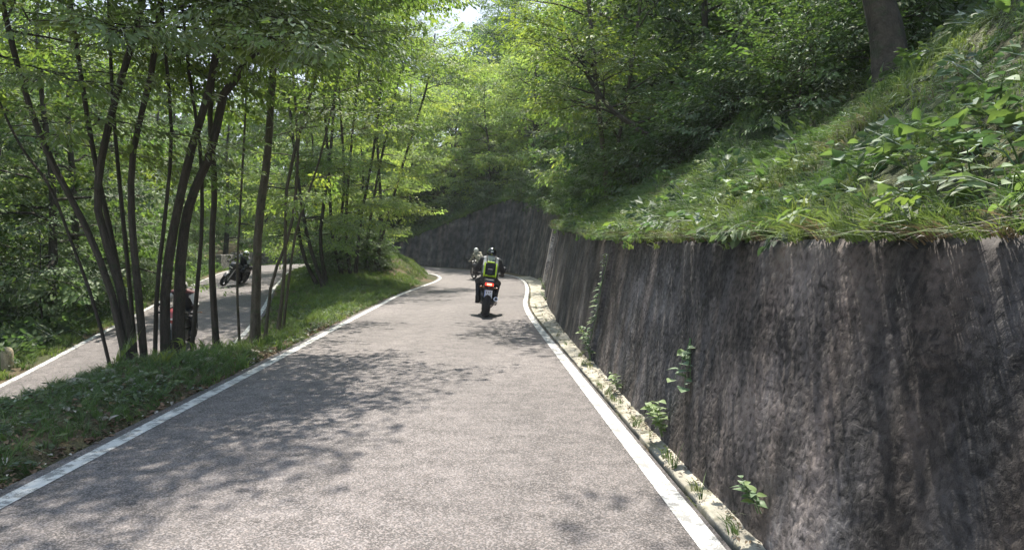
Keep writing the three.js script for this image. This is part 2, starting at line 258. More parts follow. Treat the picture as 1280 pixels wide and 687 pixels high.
{
  const near = thing('retaining_wall', 'low rough dark concrete retaining wall beside the road with grass hanging over its top', 'wall');
  // darker tone on the panels nearest the verge bend, paler band farther along (outlines follow noise)
  near.userData.tone = (s, y, d) => { const n = fbm(s * 0.5, y * 0.9 + 3, 3) - 0.5; const darkTone = smooth(6.2, 4.6, d + 2.4 * n); const pale = smooth(4.8, 5.6, d + n) * smooth(9.8, 8.4, d + n); const patch = smooth(0.9, 0.5, Math.abs(d - 2.75 + 0.8 * n + (y - 0.5) * 0.25) * 2.2) * smooth(0.95, 0.6, y + 0.8 * n); return 1.12 - 0.36 * darkTone + 0.45 * pale + 0.75 * patch; };
  const cuts = [-9, -3.5, 1.2, 5.6, 8.7, 14.2, 20, 25.9];
  for (let i = 0; i < cuts.length - 1; i++) wallPanel(WN, [0, 0.01, 0, 0.035, -0.01, 0.03, 0][i], fOf(WN, cuts[i] + 0.014), fOf(WN, cuts[i + 1] - 0.014), cuts[i + 1] < 0 ? 0.12 : cuts[i + 1] < 10 ? 0.045 : 0.08, i * 3.1, near);
  delete near.userData.tone;
  // pale strip standing proud at the end joint
  const w = WN[WN.length - 1], pos = [], uv = [], idx = []; const P = (y, u, p) => { const bk = BATTER * (y - w.lo) + p; pos.push(w.x + w.nx * bk - w.nd * u, y, -(w.d + w.nd * bk + w.nx * u)); uv.push(u * 2 + 0.3, y / 3); };
  for (let j = 0; j <= 10; j++) { const y = lerp(0, w.hi, j / 10), o = 0.012 * (vn(j * 1.7, 4) - 0.5); P(y, -0.26, 0.1); P(y, -0.24, -0.15 + o); P(y, 0.03, -0.17 + o); P(y, 0.07, 0.1); }
  for (let j = 0; j < 10; j++) for (let k = 0; k < 3; k++) { const c = j * 4 + k; idx.push(c, c + 1, c + 4, c + 1, c + 5, c + 4); }
  mesh('joint_strip', geom(pos, idx, { uv }), MT.pale, near).userData.label = 'pale strip at the wall end';
  const far = thing('retaining_wall', 'tall grey concrete retaining wall curving round the outside of the bend, top sloping down', 'wall');
  far.userData.tone = (s, y) => 1.12 + 0.4 * (fbm(s * 0.4, y * 0.6, 3) - 0.5);
  const fc = [0, 24, 50, 72, WF.length - 1]; for (let i = 0; i < fc.length - 1; i++) wallPanel(WF, 0, fc[i] + 0.006, Math.min(fc[i + 1] - 0.006, WF.length - 1), 0.14, 20 + i * 4, far);
  delete far.userData.tone;
}
// hillside above the walls
{
  const ts = [0]; let st = 0.2, t = 0; while (t < 190) { t += st; ts.push(t); st *= 1.06; }
  const rows = WALLS, pos = [], uv = [], col = [], idx = [];
  for (const w of rows) { const p0 = hillPoint(w, 0); pos.push(w.tx, w.lo, -w.td - 0); uv.push(w.s / 1.5, -0.6); col.push(0.7, 0.65, 0.5); ts.forEach(t => { const p = hillPoint(w, t + 0.05); pos.push(p.x, p.y, p.z); uv.push(w.s / 1.5, t / 1.5); const g = smooth(0.4, 0.6, fbm(p.x * 0.7, p.z * 0.7 + 60, 3)); col.push(lerp(0.42, 0.26, g), lerp(0.50, 0.46, g), lerp(0.28, 0.18, g)); }); pos.splice(pos.length - 3 * (ts.length + 1), 3, p0.x + w.nx * 0.06, w.lo, p0.z - w.nd * 0.06); }
  const m = ts.length + 1; for (let i = 0; i < rows.length - 1; i++) for (let j = 0; j < m - 1; j++) { const c = i * m + j; idx.push(c, c + 1, c + m, c + 1, c + m + 1, c + m); }
  structure('hillside', geom(pos, idx, { uv, col }), MT.soil);
}
console.log('structure done');
// ------------------------------------------------------------------ vegetation: shared pieces
function leafInto(B, base, dir, nrm, len, wid, fold = 0.22, curl = 0.12) {
  const d = dir.clone().normalize(), n = nrm.clone().addScaledVector(d, -nrm.dot(d)).normalize(), s = d.clone().cross(n), o = B.pos.length / 3;
  const put = (a, b, c) => { const p = base.clone().addScaledVector(d, a * len).addScaledVector(s, b * wid).addScaledVector(n, c * len); B.pos.push(p.x, p.y, p.z); };
  put(0, 0, 0); put(0.36, -0.5, fold * 0.5); put(0.70, -0.36, fold * 0.3 - curl * 0.5); put(1, 0, -curl); put(0.70, 0.36, fold * 0.3 - curl * 0.5); put(0.36, 0.5, fold * 0.5);
  B.idx.push(o, o + 2, o + 1, o, o + 3, o + 2, o, o + 4, o + 3, o, o + 5, o + 4);
}
function tubeInto(B, pts, rad, sides, uvs = 0.5) {
  const n = pts.length, o = B.pos.length / 3; let ref = V(0.31, 0.2, 0.93), len = 0;
  for (let i = 0; i < n; i++) {
    const t = pts[Math.min(n - 1, i + 1)].clone().sub(pts[Math.max(0, i - 1)]).normalize(), a = ref.clone().addScaledVector(t, -ref.dot(t)).normalize(), b = t.clone().cross(a); ref = a;
    if (i) len += pts[i].distanceTo(pts[i - 1]);
    for (let k = 0; k <= sides; k++) { const q = k / sides * 2 * Math.PI, r = rad[i]; B.pos.push(pts[i].x + (a.x * Math.cos(q) + b.x * Math.sin(q)) * r, pts[i].y + (a.y * Math.cos(q) + b.y * Math.sin(q)) * r, pts[i].z + (a.z * Math.cos(q) + b.z * Math.sin(q)) * r); if (B.uv) B.uv.push(k / sides, len / uvs * 0.5); }
  }
  const m = sides + 1; for (let i = 0; i < n - 1; i++) for (let k = 0; k < sides; k++) { const c = o + i * m + k; B.idx.push(c, c + 1, c + m, c + 1, c + m + 1, c + m); }
}
const newB = uv => ({ pos: [], idx: [], uv: uv ? [] : null });
const done = B => geom(B.pos, B.idx, { uv: B.uv });
function spray(seed, n, L, leaf, ratio, spread) {        // a leafy twig lying along +z, leaves facing up
  const R = rng(seed), B = newB();
  tubeInto(B, [V(0, 0, 0), V(0.02, 0.015, L * 0.5), V(0, -0.03, L * 0.95)], [0.006, 0.004, 0.002], 3);
  for (let i = 0; i < n; i++) {
    const z = (0.08 + 0.9 * R()) * L, w = spread * (0.35 + 0.65 * Math.sin(Math.PI * clamp(z / L * 0.9 + 0.05))), sx = (i % 2 ? 1 : -1) * (0.12 + 0.88 * R()) * w;
    const base = V(sx, (R() - 0.5) * 0.16 * L - 0.18 * Math.abs(sx) * R(), z), dir = V(sx * 2.2 / spread + (R() - 0.5), -0.35 - 0.3 * R() + 0.4 * (R() - 0.5), 0.7 + 0.7 * R());
    const nr = V((R() - 0.5) * 1.1, 1, (R() - 0.5) * 1.1), len = leaf * (0.7 + 0.6 * R());
    leafInto(B, base, dir, nr, len, len * ratio);
  }
  return done(B);
}
const SPRAYS = [spray(11, 34, 0.75, 0.085, 0.6, 0.30), spray(12, 36, 0.85, 0.10, 0.5, 0.34), spray(13, 28, 0.85, 0.15, 0.62, 0.40), spray(14, 30, 0.9, 0.14, 0.42, 0.42)];
const q0 = new THREE.Matrix4();
function instances(name, geo, material, list, parent, kind = 'stuff') {   // list: {m: Matrix4, c: Color}
  const im = new THREE.InstancedMesh(geo, material, list.length); im.castShadow = im.receiveShadow = true;
  list.forEach((e, i) => { im.setMatrixAt(i, e.m); im.setColorAt(i, e.c); });
  im.name = parent ? name : numbered(name); im.userData.kind = kind; (parent ?? scene).add(im); return im;
}
function basis(p, dir, up, s, sx = 1) {
  const z = dir.clone().normalize(), x = up.clone().cross(z); if (x.lengthSq() < 1e-5) x.set(1, 0, 0); x.normalize(); const y = z.clone().cross(x);
  return new THREE.Matrix4().makeBasis(x.multiplyScalar(s * sx), y.multiplyScalar(s), z.multiplyScalar(s)).setPosition(p);
}
function tint(R, base, spreadV = 0.35, yellow = 0.25) {
  const k = 1 + spreadV * (R() * 2 - 1), y = yellow * R() * R(); return C(base[0] * k * (1 + y * 1.6), base[1] * k * (1 + y * 0.6), base[2] * k * (1 - 0.3 * y));
}
const SUNLIT_TINT = [0.24, 0.36, 0.075], GREEN = [0.098, 0.178, 0.034], FRESH = [0.155, 0.25, 0.04], DEEP = [0.082, 0.155, 0.036];  // first tint has sunlight and haze painted into the leaf colour

// a tree: stems (lists of world points), limbs that leave them, leafy twigs on the limbs
function makeTree(o) {
  const R = rng(o.seed), g = thing(o.name ?? 'tree', o.label, o.category ?? 'tree', o.base, 0, o.group), B0 = o.base, list = [];
  const addSpray = (p, dir, s) => { const tw = o.loose ?? 1.3, up = V((R() - 0.5) * tw, 1, (R() - 0.5) * tw), d = dir.clone().add(V((R() - 0.5) * 0.9, 0.15 - 0.9 * R(), (R() - 0.5) * 0.9)); list.push({ m: basis(p, d, up, s * (0.55 + 0.8 * R())), c: tint(R, o.tint ?? GREEN, 0.35, o.yellow ?? 0.3) }); };
  o.stems.forEach((st, si) => {
    const B = newB(true), curve = new THREE.CatmullRomCurve3(st.pts.map(p => p.clone().sub(B0))), N = st.n ?? 12, pts = curve.getPoints(N);
    const rad = pts.map((_, i) => { const t = i / N; return lerp(st.r0, st.r1, Math.pow(t, 0.8)) * (1 + 0.5 * Math.exp(-t * N * 1.5) * (st.flare ?? 1)) * (1 + 0.10 * (vn(i * 0.9, o.seed * 1.7 + si) - 0.5)) * (1 + 0.08 * (vn(i * 1.3, o.seed + si) - 0.5)); });
    tubeInto(B, pts, rad, st.sides ?? 9, 0.6);
    const nl = st.limbs ?? o.limbs, f0 = st.from ?? o.from ?? 0.35, Lr = st.reach ?? o.reach;
    for (let k = 0; k < nl; k++) {
      const f = f0 + (1 - f0) * Math.pow((k + R() * 0.8) / nl, 0.9), p = curve.getPoint(Math.min(0.999, f)), az = k * 2.4 + R() * 1.2 + si, top = (f - f0) / (1 - f0);
      const lean = o.toward ? o.toward : V(0, 0, 0), up = lerp(o.up0 ?? 0.25, o.up1 ?? 0.9, top) + 0.25 * (R() - 0.5);
      const dir = V(Math.cos(az), up, Math.sin(az)).addScaledVector(lean, 0.8).normalize(), L = Lr * lerp(1, 0.5, top * top) * (0.65 + 0.6 * R()) * (o.low && top < 0.25 ? o.low : 1), lp = [];
      for (let q = 0; q <= 5; q++) { const t = q / 5; lp.push(p.clone().addScaledVector(dir, L * t).add(V((R() - 0.5) * 0.12 * L * t, -(o.droop ?? 0.22) * L * t * t + (R() - 0.5) * 0.06 * L, (R() - 0.5) * 0.12 * L * t))); }
      const r0 = Math.min(lerp(st.r0, st.r1, f) * 0.5, 0.012 + 0.016 * L); tubeInto(B, lp, lp.map((_, q) => lerp(r0, 0.005, q / 5)), 5, 0.5);
      const lc = new THREE.CatmullRomCurve3(lp), ns = Math.max(2, Math.round((o.twigs ?? 1.6) * L));
      for (let s = 0; s < ns; s++) {
        const t0 = 0.25 + 0.7 * (s + R()) / ns, sp = lc.getPoint(t0), sd = dir.clone().applyAxisAngle(V(0, 1, 0), (s % 2 ? 1 : -1) * (0.5 + 0.6 * R())).add(V(0, 0.25 * (R() - 0.6), 0)).normalize(), SL = L * (0.28 + 0.3 * R()) * (1.15 - 0.5 * t0), tp = [0, 0.5, 1].map(t => sp.clone().addScaledVector(sd, SL * t).add(V(0, -0.2 * SL * t * t, 0)));
        tubeInto(B, tp, [0.012, 0.008, 0.004], 3, 0.4);
        const nsp = Math.max(1, Math.round((o.dense ?? 3) * SL)); for (let q = 0; q < nsp; q++) { const t = (q + 0.3 + R() * 0.7) / nsp, b = sp.clone().addScaledVector(sd, SL * t).add(V(0, -0.2 * SL * t * t, 0)); addSpray(b, sd.clone().applyAxisAngle(V(0, 1, 0), (R() - 0.5) * 2.2), o.leaf ?? 1); }
      }
      const nm = Math.round((o.dense ?? 3) * L * 0.5); for (let q = 0; q < nm; q++) { const t = 0.3 + 0.7 * R(); addSpray(lc.getPoint(t), dir.clone().applyAxisAngle(V(0, 1, 0), (R() - 0.5) * 2.4), o.leaf ?? 1); }
    }
    mesh('trunk', done(B), o.bark ?? MT.bark, g);
  });
  instances('crown', SPRAYS[o.spray ?? 0], LEAF, list, g);
  return g;
}
// stems traced from the photograph stand on the ground; the rest of each grows on above the frame
function tracedStem(px, d, r0, r1, extend, opt = {}) {
  const pts = px.map(([x, y], i) => at(x, y, Array.isArray(d) ? d[Math.min(i, d.length - 1)] : d)), b = pts[0], gy = opt.hill ? hillY(b.x, -b.z) : groundY(b.x, -b.z); b.y = gy - 0.08;
  const n = pts.length, dir = pts[n - 1].clone().sub(pts[n - 2]).normalize(); let p = pts[n - 1].clone();
  for (let k = 0; k < 3 && extend; k++) { dir.lerp(V(0, 1, 0), 0.25).normalize(); p = p.clone().addScaledVector(dir, extend / 3); pts.push(p); }
  return { pts, r0, r1, n: 16, ...opt };
}
function freeStem(x, d, h, r0, o = {}) {
  const R = rng(Math.round((x * 131 + d * 977 + h * 31) * 10)), y = (o.hill ? hillY(x, d) : groundY(x, d)) - 0.12, lean = o.lean ?? [(R() - 0.5) * 0.14, (R() - 0.5) * 0.14], pts = [];
  for (let i = 0; i <= 5; i++) { const t = i / 5; pts.push(V(x + lean[0] * h * t * (1.2 - 0.3 * t) + (i ? (R() - 0.5) * 0.06 * h * 0.4 : 0), y + h * t, -d - lean[1] * h * t + (i ? (R() - 0.5) * 0.06 * h * 0.4 : 0))); }
  return { pts, r0, r1: r0 * 0.22, ...o };
}
function freeTree(x, d, h, o) {
  const st = freeStem(x, d, h, o.r0 ?? 0.012 * h + 0.03, o); return makeTree({ base: st.pts[0].clone(), stems: [st], seed: Math.round(Math.abs(x * 71 + d * 37 + h * 7) * 10) + 5, ...o });
}
function clump(pxStems, o) { return makeTree({ base: pxStems[0].pts[0].clone(), stems: pxStems, ...o }); }

// ------------------------------------------------------------------ trees on the bank between the two road legs
clump([
  tracedStem([[172, 446], [140, 370], [105, 280], [70, 214], [39, 140], [17, 65]], 9.6, 0.052, 0.03, 4),
  tracedStem([[178, 446], [150, 360], [122, 262], [127, 196], [148, 109], [170, 35]], 9.7, 0.062, 0.036, 4),
  tracedStem([[182, 446], [146, 330], [118, 200], [103, 109], [89, 13]], 10.0, 0.042, 0.024, 4),
  tracedStem([[186, 446], [172, 360], [164, 270], [166, 188], [188, 96], [200, 0]], 9.9, 0.054, 0.032, 4),
  tracedStem([[160, 446], [120, 390], [88, 300], [60, 230], [30, 190]], 9.8, 0.026, 0.014, 1.5, { limbs: 5 }),
  tracedStem([[190, 442], [196, 360], [206, 270], [214, 170], [206, 60]], 10.3, 0.034, 0.02, 2, { limbs: 7 }),
  tracedStem([[176, 444], [160, 340], [150, 240], [140, 120], [136, 20]], 10.4, 0.034, 0.02, 2, { limbs: 7 }),
], { name: 'multi_stem_tree', label: 'clump of slender leaning trunks on the grassy bank above the lower road', seed: 101, limbs: 15, from: 0.56, reach: 2.9, low: 0.8, dense: 4.8, leaf: 0.85, spray: 1, up0: 0.05, up1: 0.7, toward: V(0.5, 0, 0.12), bark: MT.barkDark, tint: FRESH, yellow: 0.35 });
clump([
  tracedStem([[208, 432], [206, 370], [218, 280], [240, 183], [262, 109], [275, 26]], 10.4, 0.078, 0.042, 5.5),
  tracedStem([[222, 432], [224, 350], [231, 280], [240, 245], [266, 183], [279, 118], [306, 83], [327, 35]], 10.6, 0.086, 0.046, 5.5),
  tracedStem([[230, 430], [246, 360], [252, 280], [250, 190], [236, 90]], 10.9, 0.036, 0.02, 2, { limbs: 7 }),
], { name: 'multi_stem_tree', label: 'two thick forking trunks rising from one dark stool on the bank', seed: 103, limbs: 18, from: 0.60, reach: 3.4, low: 0.7, dense: 5.6, leaf: 0.85, spray: 1, up0: 0.05, up1: 0.6, toward: V(0.5, 0, 0.2), bark: MT.barkDark, tint: FRESH, yellow: 0.3 });
clump([tracedStem([[317, 402], [323, 280], [334, 196], [341, 87], [349, 31]], 13.6, 0.09, 0.052, 5)],
  { label: 'straight slim tree on the bank with road grass at its foot', seed: 107, limbs: 16, from: 0.46, reach: 2.9, low: 0.7, dense: 3.2, leaf: 1, spray: 0, up0: 0, toward: V(0.5, 0, 0.1), tint: GREEN });
clump([tracedStem([[273, 414], [264, 320], [268, 230], [262, 150], [270, 60]], 12.6, 0.062, 0.035, 3)],
  { label: 'thin dark tree between the forked trunks and the straight slim tree', seed: 109, limbs: 9, from: 0.4, reach: 1.9, dense: 3, spray: 0, bark: MT.barkDark, tint: GREEN });
clump([tracedStem([[345, 396], [356, 330], [358, 236], [380, 144], [397, 83], [402, 20]], 16, 0.045, 0.028, 3), tracedStem([[330, 398], [340, 350], [362, 290], [372, 200], [366, 90]], 16, 0.04, 0.025, 3), tracedStem([[352, 392], [362, 340], [372, 280], [396, 210], [416, 130]], 16.6, 0.035, 0.02, 2), tracedStem([[300, 404], [296, 350], [300, 260], [306, 150]], 14.2, 0.028, 0.016, 2)],
  { name: 'multi_stem_tree', label: 'group of thin leaning saplings on the bank past the straight slim tree', seed: 113, limbs: 11, from: 0.3, reach: 1.9, dense: 3.2, spray: 0, tint: FRESH, yellow: 0.4 });
{ // the thicket near the bend: three stools of thin stems
  const groups = [[[[405, 360], [385, 300], [372, 220], [360, 120]], [[398, 364], [380, 322], [370, 260], [374, 160], [392, 40]], [[408, 358], [400, 300], [412, 200], [420, 90]]],
    [[[428, 352], [416, 300], [410, 200], [400, 60]], [[438, 350], [432, 290], [438, 190], [452, 60]], [[444, 348], [450, 280], [468, 180], [480, 60]], [[432, 352], [424, 310], [430, 230], [425, 130]]],
    [[[458, 344], [462, 280], [478, 190], [500, 90]], [[466, 342], [482, 280], [505, 200], [530, 120]], [[472, 340], [476, 260], [470, 150], [476, 30]]]];
  groups.forEach((gr, i) => clump(gr.map((p, k) => tracedStem(p, [24.5, 27.5, 30.5][i] + k * 0.3, 0.075, 0.03, 3, { limbs: 13 })), { name: 'multi_stem_tree', label: ['stool of three thin dark stems on the bank beside the straight saplings', 'stool of four thin stems in the middle of the bank thicket', 'stool of thin stems at the bend end of the grassy bank'][i], seed: 120 + i, from: 0.16, reach: 2.8, low: 0.9, dense: 4.6, leaf: 1.15, spray: 1, up0: 0, up1: 0.7, bark: MT.barkDark, tint: i ? SUNLIT_TINT : FRESH, yellow: 0.5 }));
}
[[-7.2, 37.6, 11.5, 'taller sun tinted green tree behind the stool of thin stems'], [-8.8, 35.4, 12, 'sun tinted green tree on the bank beside the lower road bend']].forEach(([x, d, h, label]) => freeTree(x, d, h, { label, r0: 0.09, spray: 1, leaf: 1.2, dense: 4, limbs: 26, from: 0.16, reach: 3.1, up0: 0, up1: 0.8, tint: SUNLIT_TINT, yellow: 0.4, bark: MT.barkDark }));
// low leafy shrubs at the feet of the thicket
const bushOpt = { name: 'bush', category: 'bush', limbs: 9, from: 0.12, reach: 0.9, dense: 6, leaf: 0.8, spray: 0, up0: 0.1, up1: 0.9, droop: 0.3, twigs: 2.5 };
function bush(x, d, h, o) { const hill = o.hill, R = rng(Math.round(Math.abs(x * 313 + d * 71))), stems = []; for (let k = 0; k < 4; k++) stems.push(freeStem(x + (R() - 0.5) * 0.3, d + (R() - 0.5) * 0.3, h * (0.7 + 0.4 * R()), 0.018, { hill, lean: [(R() - 0.5) * 0.9, (R() - 0.5) * 0.9], sides: 5 })); return makeTree({ ...bushOpt, reach: h * 0.5, base: stems[0].pts[0].clone(), stems, seed: Math.round(Math.abs(x * 91 + d * 57) * 10) + 3, ...o }); }
[[-6.6, 27.5, 1.5], [-6.3, 29.5, 1.9], [-5.6, 31, 2.2], [-5.4, 32.4, 1.7], [-6.2, 33.6, 2.2], [-6.9, 31.5, 2], [-7.2, 33.6, 2]].forEach(([x, d, h]) => bush(x, d, h, { label: 'dark leafy bush at the feet of the thin stems on the bank', group: 'bushes in the bank thicket', tint: DEEP }));

// ------------------------------------------------------------------ woodland beyond the lower road
const woodL = { group: 'woodland beyond the lower road', label: 'slim woodland tree beyond the lower road', spray: 2, leaf: 1.0, dense: 3.2, limbs: 24, from: 0.14, reach: 2.9, up0: -0.02, up1: 0.8, tint: GREEN, yellow: 0.5, bark: MT.barkDark };
[[-15, 14.6, 9], [-12.6, 19.5, 10], [-14.2, 23, 11], [-16, 18, 11], [-18, 25, 12], [-17.4, 30.5, 12], [-20, 21, 12], [-22, 28.5, 13], [-19, 36, 13], [-24, 34, 14], [-21, 42, 14], [-18.6, 47.5, 13], [-14.5, 52, 13], [-11, 54, 12], [-26, 24, 13], [-15.6, 11.5, 9], [-18, 13, 11], [-22.5, 16, 12], [-28, 30, 14], [-26, 41, 15], [-31, 23, 14], [-18, 55, 15], [-24, 51, 15], [-33, 35, 16], [-30, 46, 16], [-14.6, 58, 14], [-27, 18.5, 13], [-37, 28, 16]]
  .forEach(([x, d, h], i) => freeTree(x, d, h, { ...woodL, ...(d > 46 ? { label: 'tall woodland tree past the low parapet of the lower bend', group: 'trees past the parapet' } : x > -15.2 ? { label: 'slim woodland tree at the edge of the lower road verge', group: 'trees along the lower road verge' } : i % 3 ? {} : { label: 'fresh green woodland tree deeper in the wood beyond the lower road', group: 'fresh green trees beyond the lower road' }), spray: i % 2 ? 2 : 3, tint: i % 3 ? GREEN : FRESH, reach: 2.5 + h * 0.08 }));
[[-11.6, 17.4, 3.2], [-12.4, 22.2, 4], [-13.4, 25.8, 3.5], [-15, 20.5, 4.5], [-15.2, 28, 4], [-14, 16.8, 4.2], [-16.6, 22, 4.6], [-17, 26.8, 4], [-16.5, 34, 4.5], [-18.5, 33, 4], [-19, 17.5, 4.4], [-20.5, 25, 4.6], [-17.8, 40, 4.5]]
  .forEach(([x, d, h], i) => freeTree(x, d, h, { name: 'sapling', label: 'thin dark sapling standing in the wood behind the lower road', group: 'saplings beyond the lower road', r0: 0.03, spray: 1, leaf: 1.1, dense: 2.6, limbs: 12, from: 0.25, reach: 1.3, tint: i % 3 ? DEEP : GREEN, bark: MT.barkDark, sides: 5 }));
[[-11.5, 19.4, 1.2], [-12.8, 17.8, 1.5], [-13.3, 21.4, 1.4], [-14.2, 14.2, 1.6], [-12.6, 24, 1.3], [-14.6, 26.5, 1.6], [-15.6, 24, 1.8], [-15.8, 30.8, 1.4], [-16.4, 37, 1.5], [-15.5, 17.2, 1.8], [-17, 20, 2], [-18, 29, 2]]
  .forEach(([x, d, h]) => bush(x, d, h, { label: 'low shrub on the shaded floor behind the lower road', group: 'shrubs beyond the lower road', tint: DEEP, spray: 1, leaf: 0.9, dense: 5 }));

// ------------------------------------------------------------------ trees on the hillside
clump([tracedStem([[1116, 92], [1108, 40], [1096, -10], [1084, -90]], 8.6, 0.22, 0.17, 6, { hill: true, limbs: 14, from: 0.55 })],
  { label: 'stout grey trunk standing on the steep grass slope above the near wall', seed: 301, limbs: 14, reach: 3.6, dense: 2.6, spray: 0, leaf: 1.1, up0: 0.2, bark: MT.barkDark, tint: GREEN });
clump([tracedStem([[760, 262], [757, 215], [750, 150], [742, 70], [736, 0]], 16.4, 0.075, 0.045, 3, { hill: true }), tracedStem([[766, 262], [768, 205], [782, 130], [796, 40]], 16.6, 0.055, 0.03, 3, { hill: true })],
  { name: 'multi_stem_tree', label: 'twin stemmed young tree on the wall top by the bright grass tongue', seed: 303, limbs: 17, from: 0.22, reach: 2.3, low: 0.8, dense: 3.4, spray: 1, leaf: 1, toward: V(-0.45, 0, 0.1), tint: FRESH, yellow: 0.6 });
clump([tracedStem([[884, 218], [850, 190], [800, 162], [762, 134], [738, 100]], [14, 14, 14.4, 15, 15.6], 0.085, 0.03, 0.9, { hill: true })],
  { label: 'dark tree leaning out from the slope over the wall', seed: 305, limbs: 18, from: 0.3, reach: 1.9, dense: 4.2, spray: 1, leaf: 1, bark: MT.barkDark, tint: FRESH, yellow: 0.6 });
const woodR = { group: 'woodland on the hillside', label: 'leafy tree in the shaded wood on the slope above the walls', hill: true, spray: 2, leaf: 1.0, dense: 3.6, limbs: 26, from: 0.08, reach: 2.9, up0: 0, up1: 0.8, tint: GREEN, yellow: 0.4, bark: MT.barkDark };
[[8.6, 13.5, 9], [6.6, 18.5, 9], [10.5, 17, 10], [5.2, 21.5, 8.5], [8.2, 23.5, 10], [12.5, 21, 11], [4.9, 27, 9], [7.4, 29.5, 11], [11, 28, 12], [6, 34.5, 11], [9.5, 36, 12], [13.5, 32, 12], [5.4, 40, 12], [9.2, 43, 13], [3.6, 44.8, 12], [0.8, 47.4, 9], [-2.2, 50, 8.5], [-5.6, 52, 11], [4.2, 50, 9], [7.6, 49, 10], [-8.6, 54, 12], [14, 15.5, 11], [16, 25, 12], [14, 40, 13], [1.2, 54, 8], [-2.8, 57, 8], [-6.5, 60, 9], [5, 58, 9], [11, 53, 14], [-11, 62, 15], [3, 66, 15], [-2.2, 70, 8], [8.6, 64, 15], [-4.6, 76, 7], [4.6, 80, 17], [-10, 72, 16], [2, 90, 16], [-5.4, 96, 7], [11, 12.2, 10]]
  .forEach(([x, d, h], i) => freeTree(x, d, h, { ...woodR, ...(d > 56 ? { label: 'tall distant tree high on the slope behind the tall wall', group: 'distant trees on the far slope' } : d > 43 && x < 5 ? { label: 'sun tinted green tree directly above the sloping top of the tall wall', group: 'trees above the sloping wall top' } : d > 24 && x < 6.2 ? { label: 'leafy tree above the curve of the tall wall', group: 'trees above the wall curve' } : x > 8.5 && d < 18 ? { label: 'leafy tree in the dark wood behind the stout grey trunk', group: 'trees behind the stout grey trunk' } : {}), spray: i % 2 ? 2 : 3, tint: d > 24 && x < 6 && d < 64 ? SUNLIT_TINT : i % 3 ? GREEN : DEEP, reach: 2.3 + h * 0.09, leaf: d > 50 ? 1.4 : d > 38 ? 1.15 : 1 }));  // trees round the bend take the tint with sunlight painted in
[[5.5, 10.6, 1.5], [6.4, 9.9, 1.6], [4.9, 12.2, 1.4], [5.8, 12.4, 2], [4.3, 13.6, 1.2], [4.9, 14.8, 1.9], [3.8, 15.2, 1.0], [7.2, 11.4, 2.2], [3.9, 17.6, 1.4], [4.6, 18.8, 2], [4.1, 22.5, 1.7], [4.1, 25.5, 1.5], [3.9, 29.5, 1.5], [4.2, 33, 1.8], [3.8, 36.6, 1.8], [2.6, 40.6, 1.6], [0.6, 44.4, 1.4], [-2, 47, 1.5], [-4.6, 49.2, 1.6], [8, 10, 2.2], [9, 9.2, 2.2], [9.8, 10.6, 2.6]]
  .forEach(([x, d, h], i) => bush(x, d, h, { hill: true, ...(d > 28 ? { label: 'shrub growing just above the tall curving wall', group: 'shrubs above the tall wall' } : x > 7 ? { label: 'dark shrub beside and behind the stout grey trunk', group: 'shrubs by the stout grey trunk' } : { label: 'dark shrub at the wood edge above the near wall grass', group: 'shrubs along the wood edge' }), tint: i % 3 ? DEEP : GREEN, spray: 1, leaf: 0.85, dense: 5 }));
{ // woods too far to tell apart
  const R = rng(77), list = [];
  for (let k = 0; k < 13000; k++) { const w = wallAt((0.35 + 0.65 * R()) * (WALLS.length - 1)), t = 24 + 130 * Math.pow(R(), 0.8), p = hillPoint(w, t); p.y += 12 * Math.pow(R(), 0.7); { const q = p.x / -p.z; if (q > -0.085 && q < -0.02 && (p.y - 1.5) / -p.z > 0.33) continue; } list.push({ m: basis(p, V(R() - 0.5, -0.3 - R() * 0.3, R() - 0.2), V((R() - 0.5), 1, (R() - 0.5)), 2.6 + 2.2 * R()), c: tint(R, DEEP, 0.4, 0.3) }); }
  for (let k = 0; k < 7000; k++) { const a = R(), x = -42 - 60 * R() + 50 * a * a, d = 8 + 75 * a + 10 * R(), y = groundY(x, d) + 15 * R(); list.push({ m: basis(V(x, y, -d), V(R() - 0.5, -0.3 - R() * 0.3, R() - 0.2), V((R() - 0.5), 1, (R() - 0.5)), 2.4 + 2 * R()), c: tint(R, GREEN, 0.4, 0.4) }); }
  const w = instances('far_forest', SPRAYS[2], LEAF, list); tag(w, 'far wooded slopes behind the nearer trees', 'forest');
}
console.log('trees done');

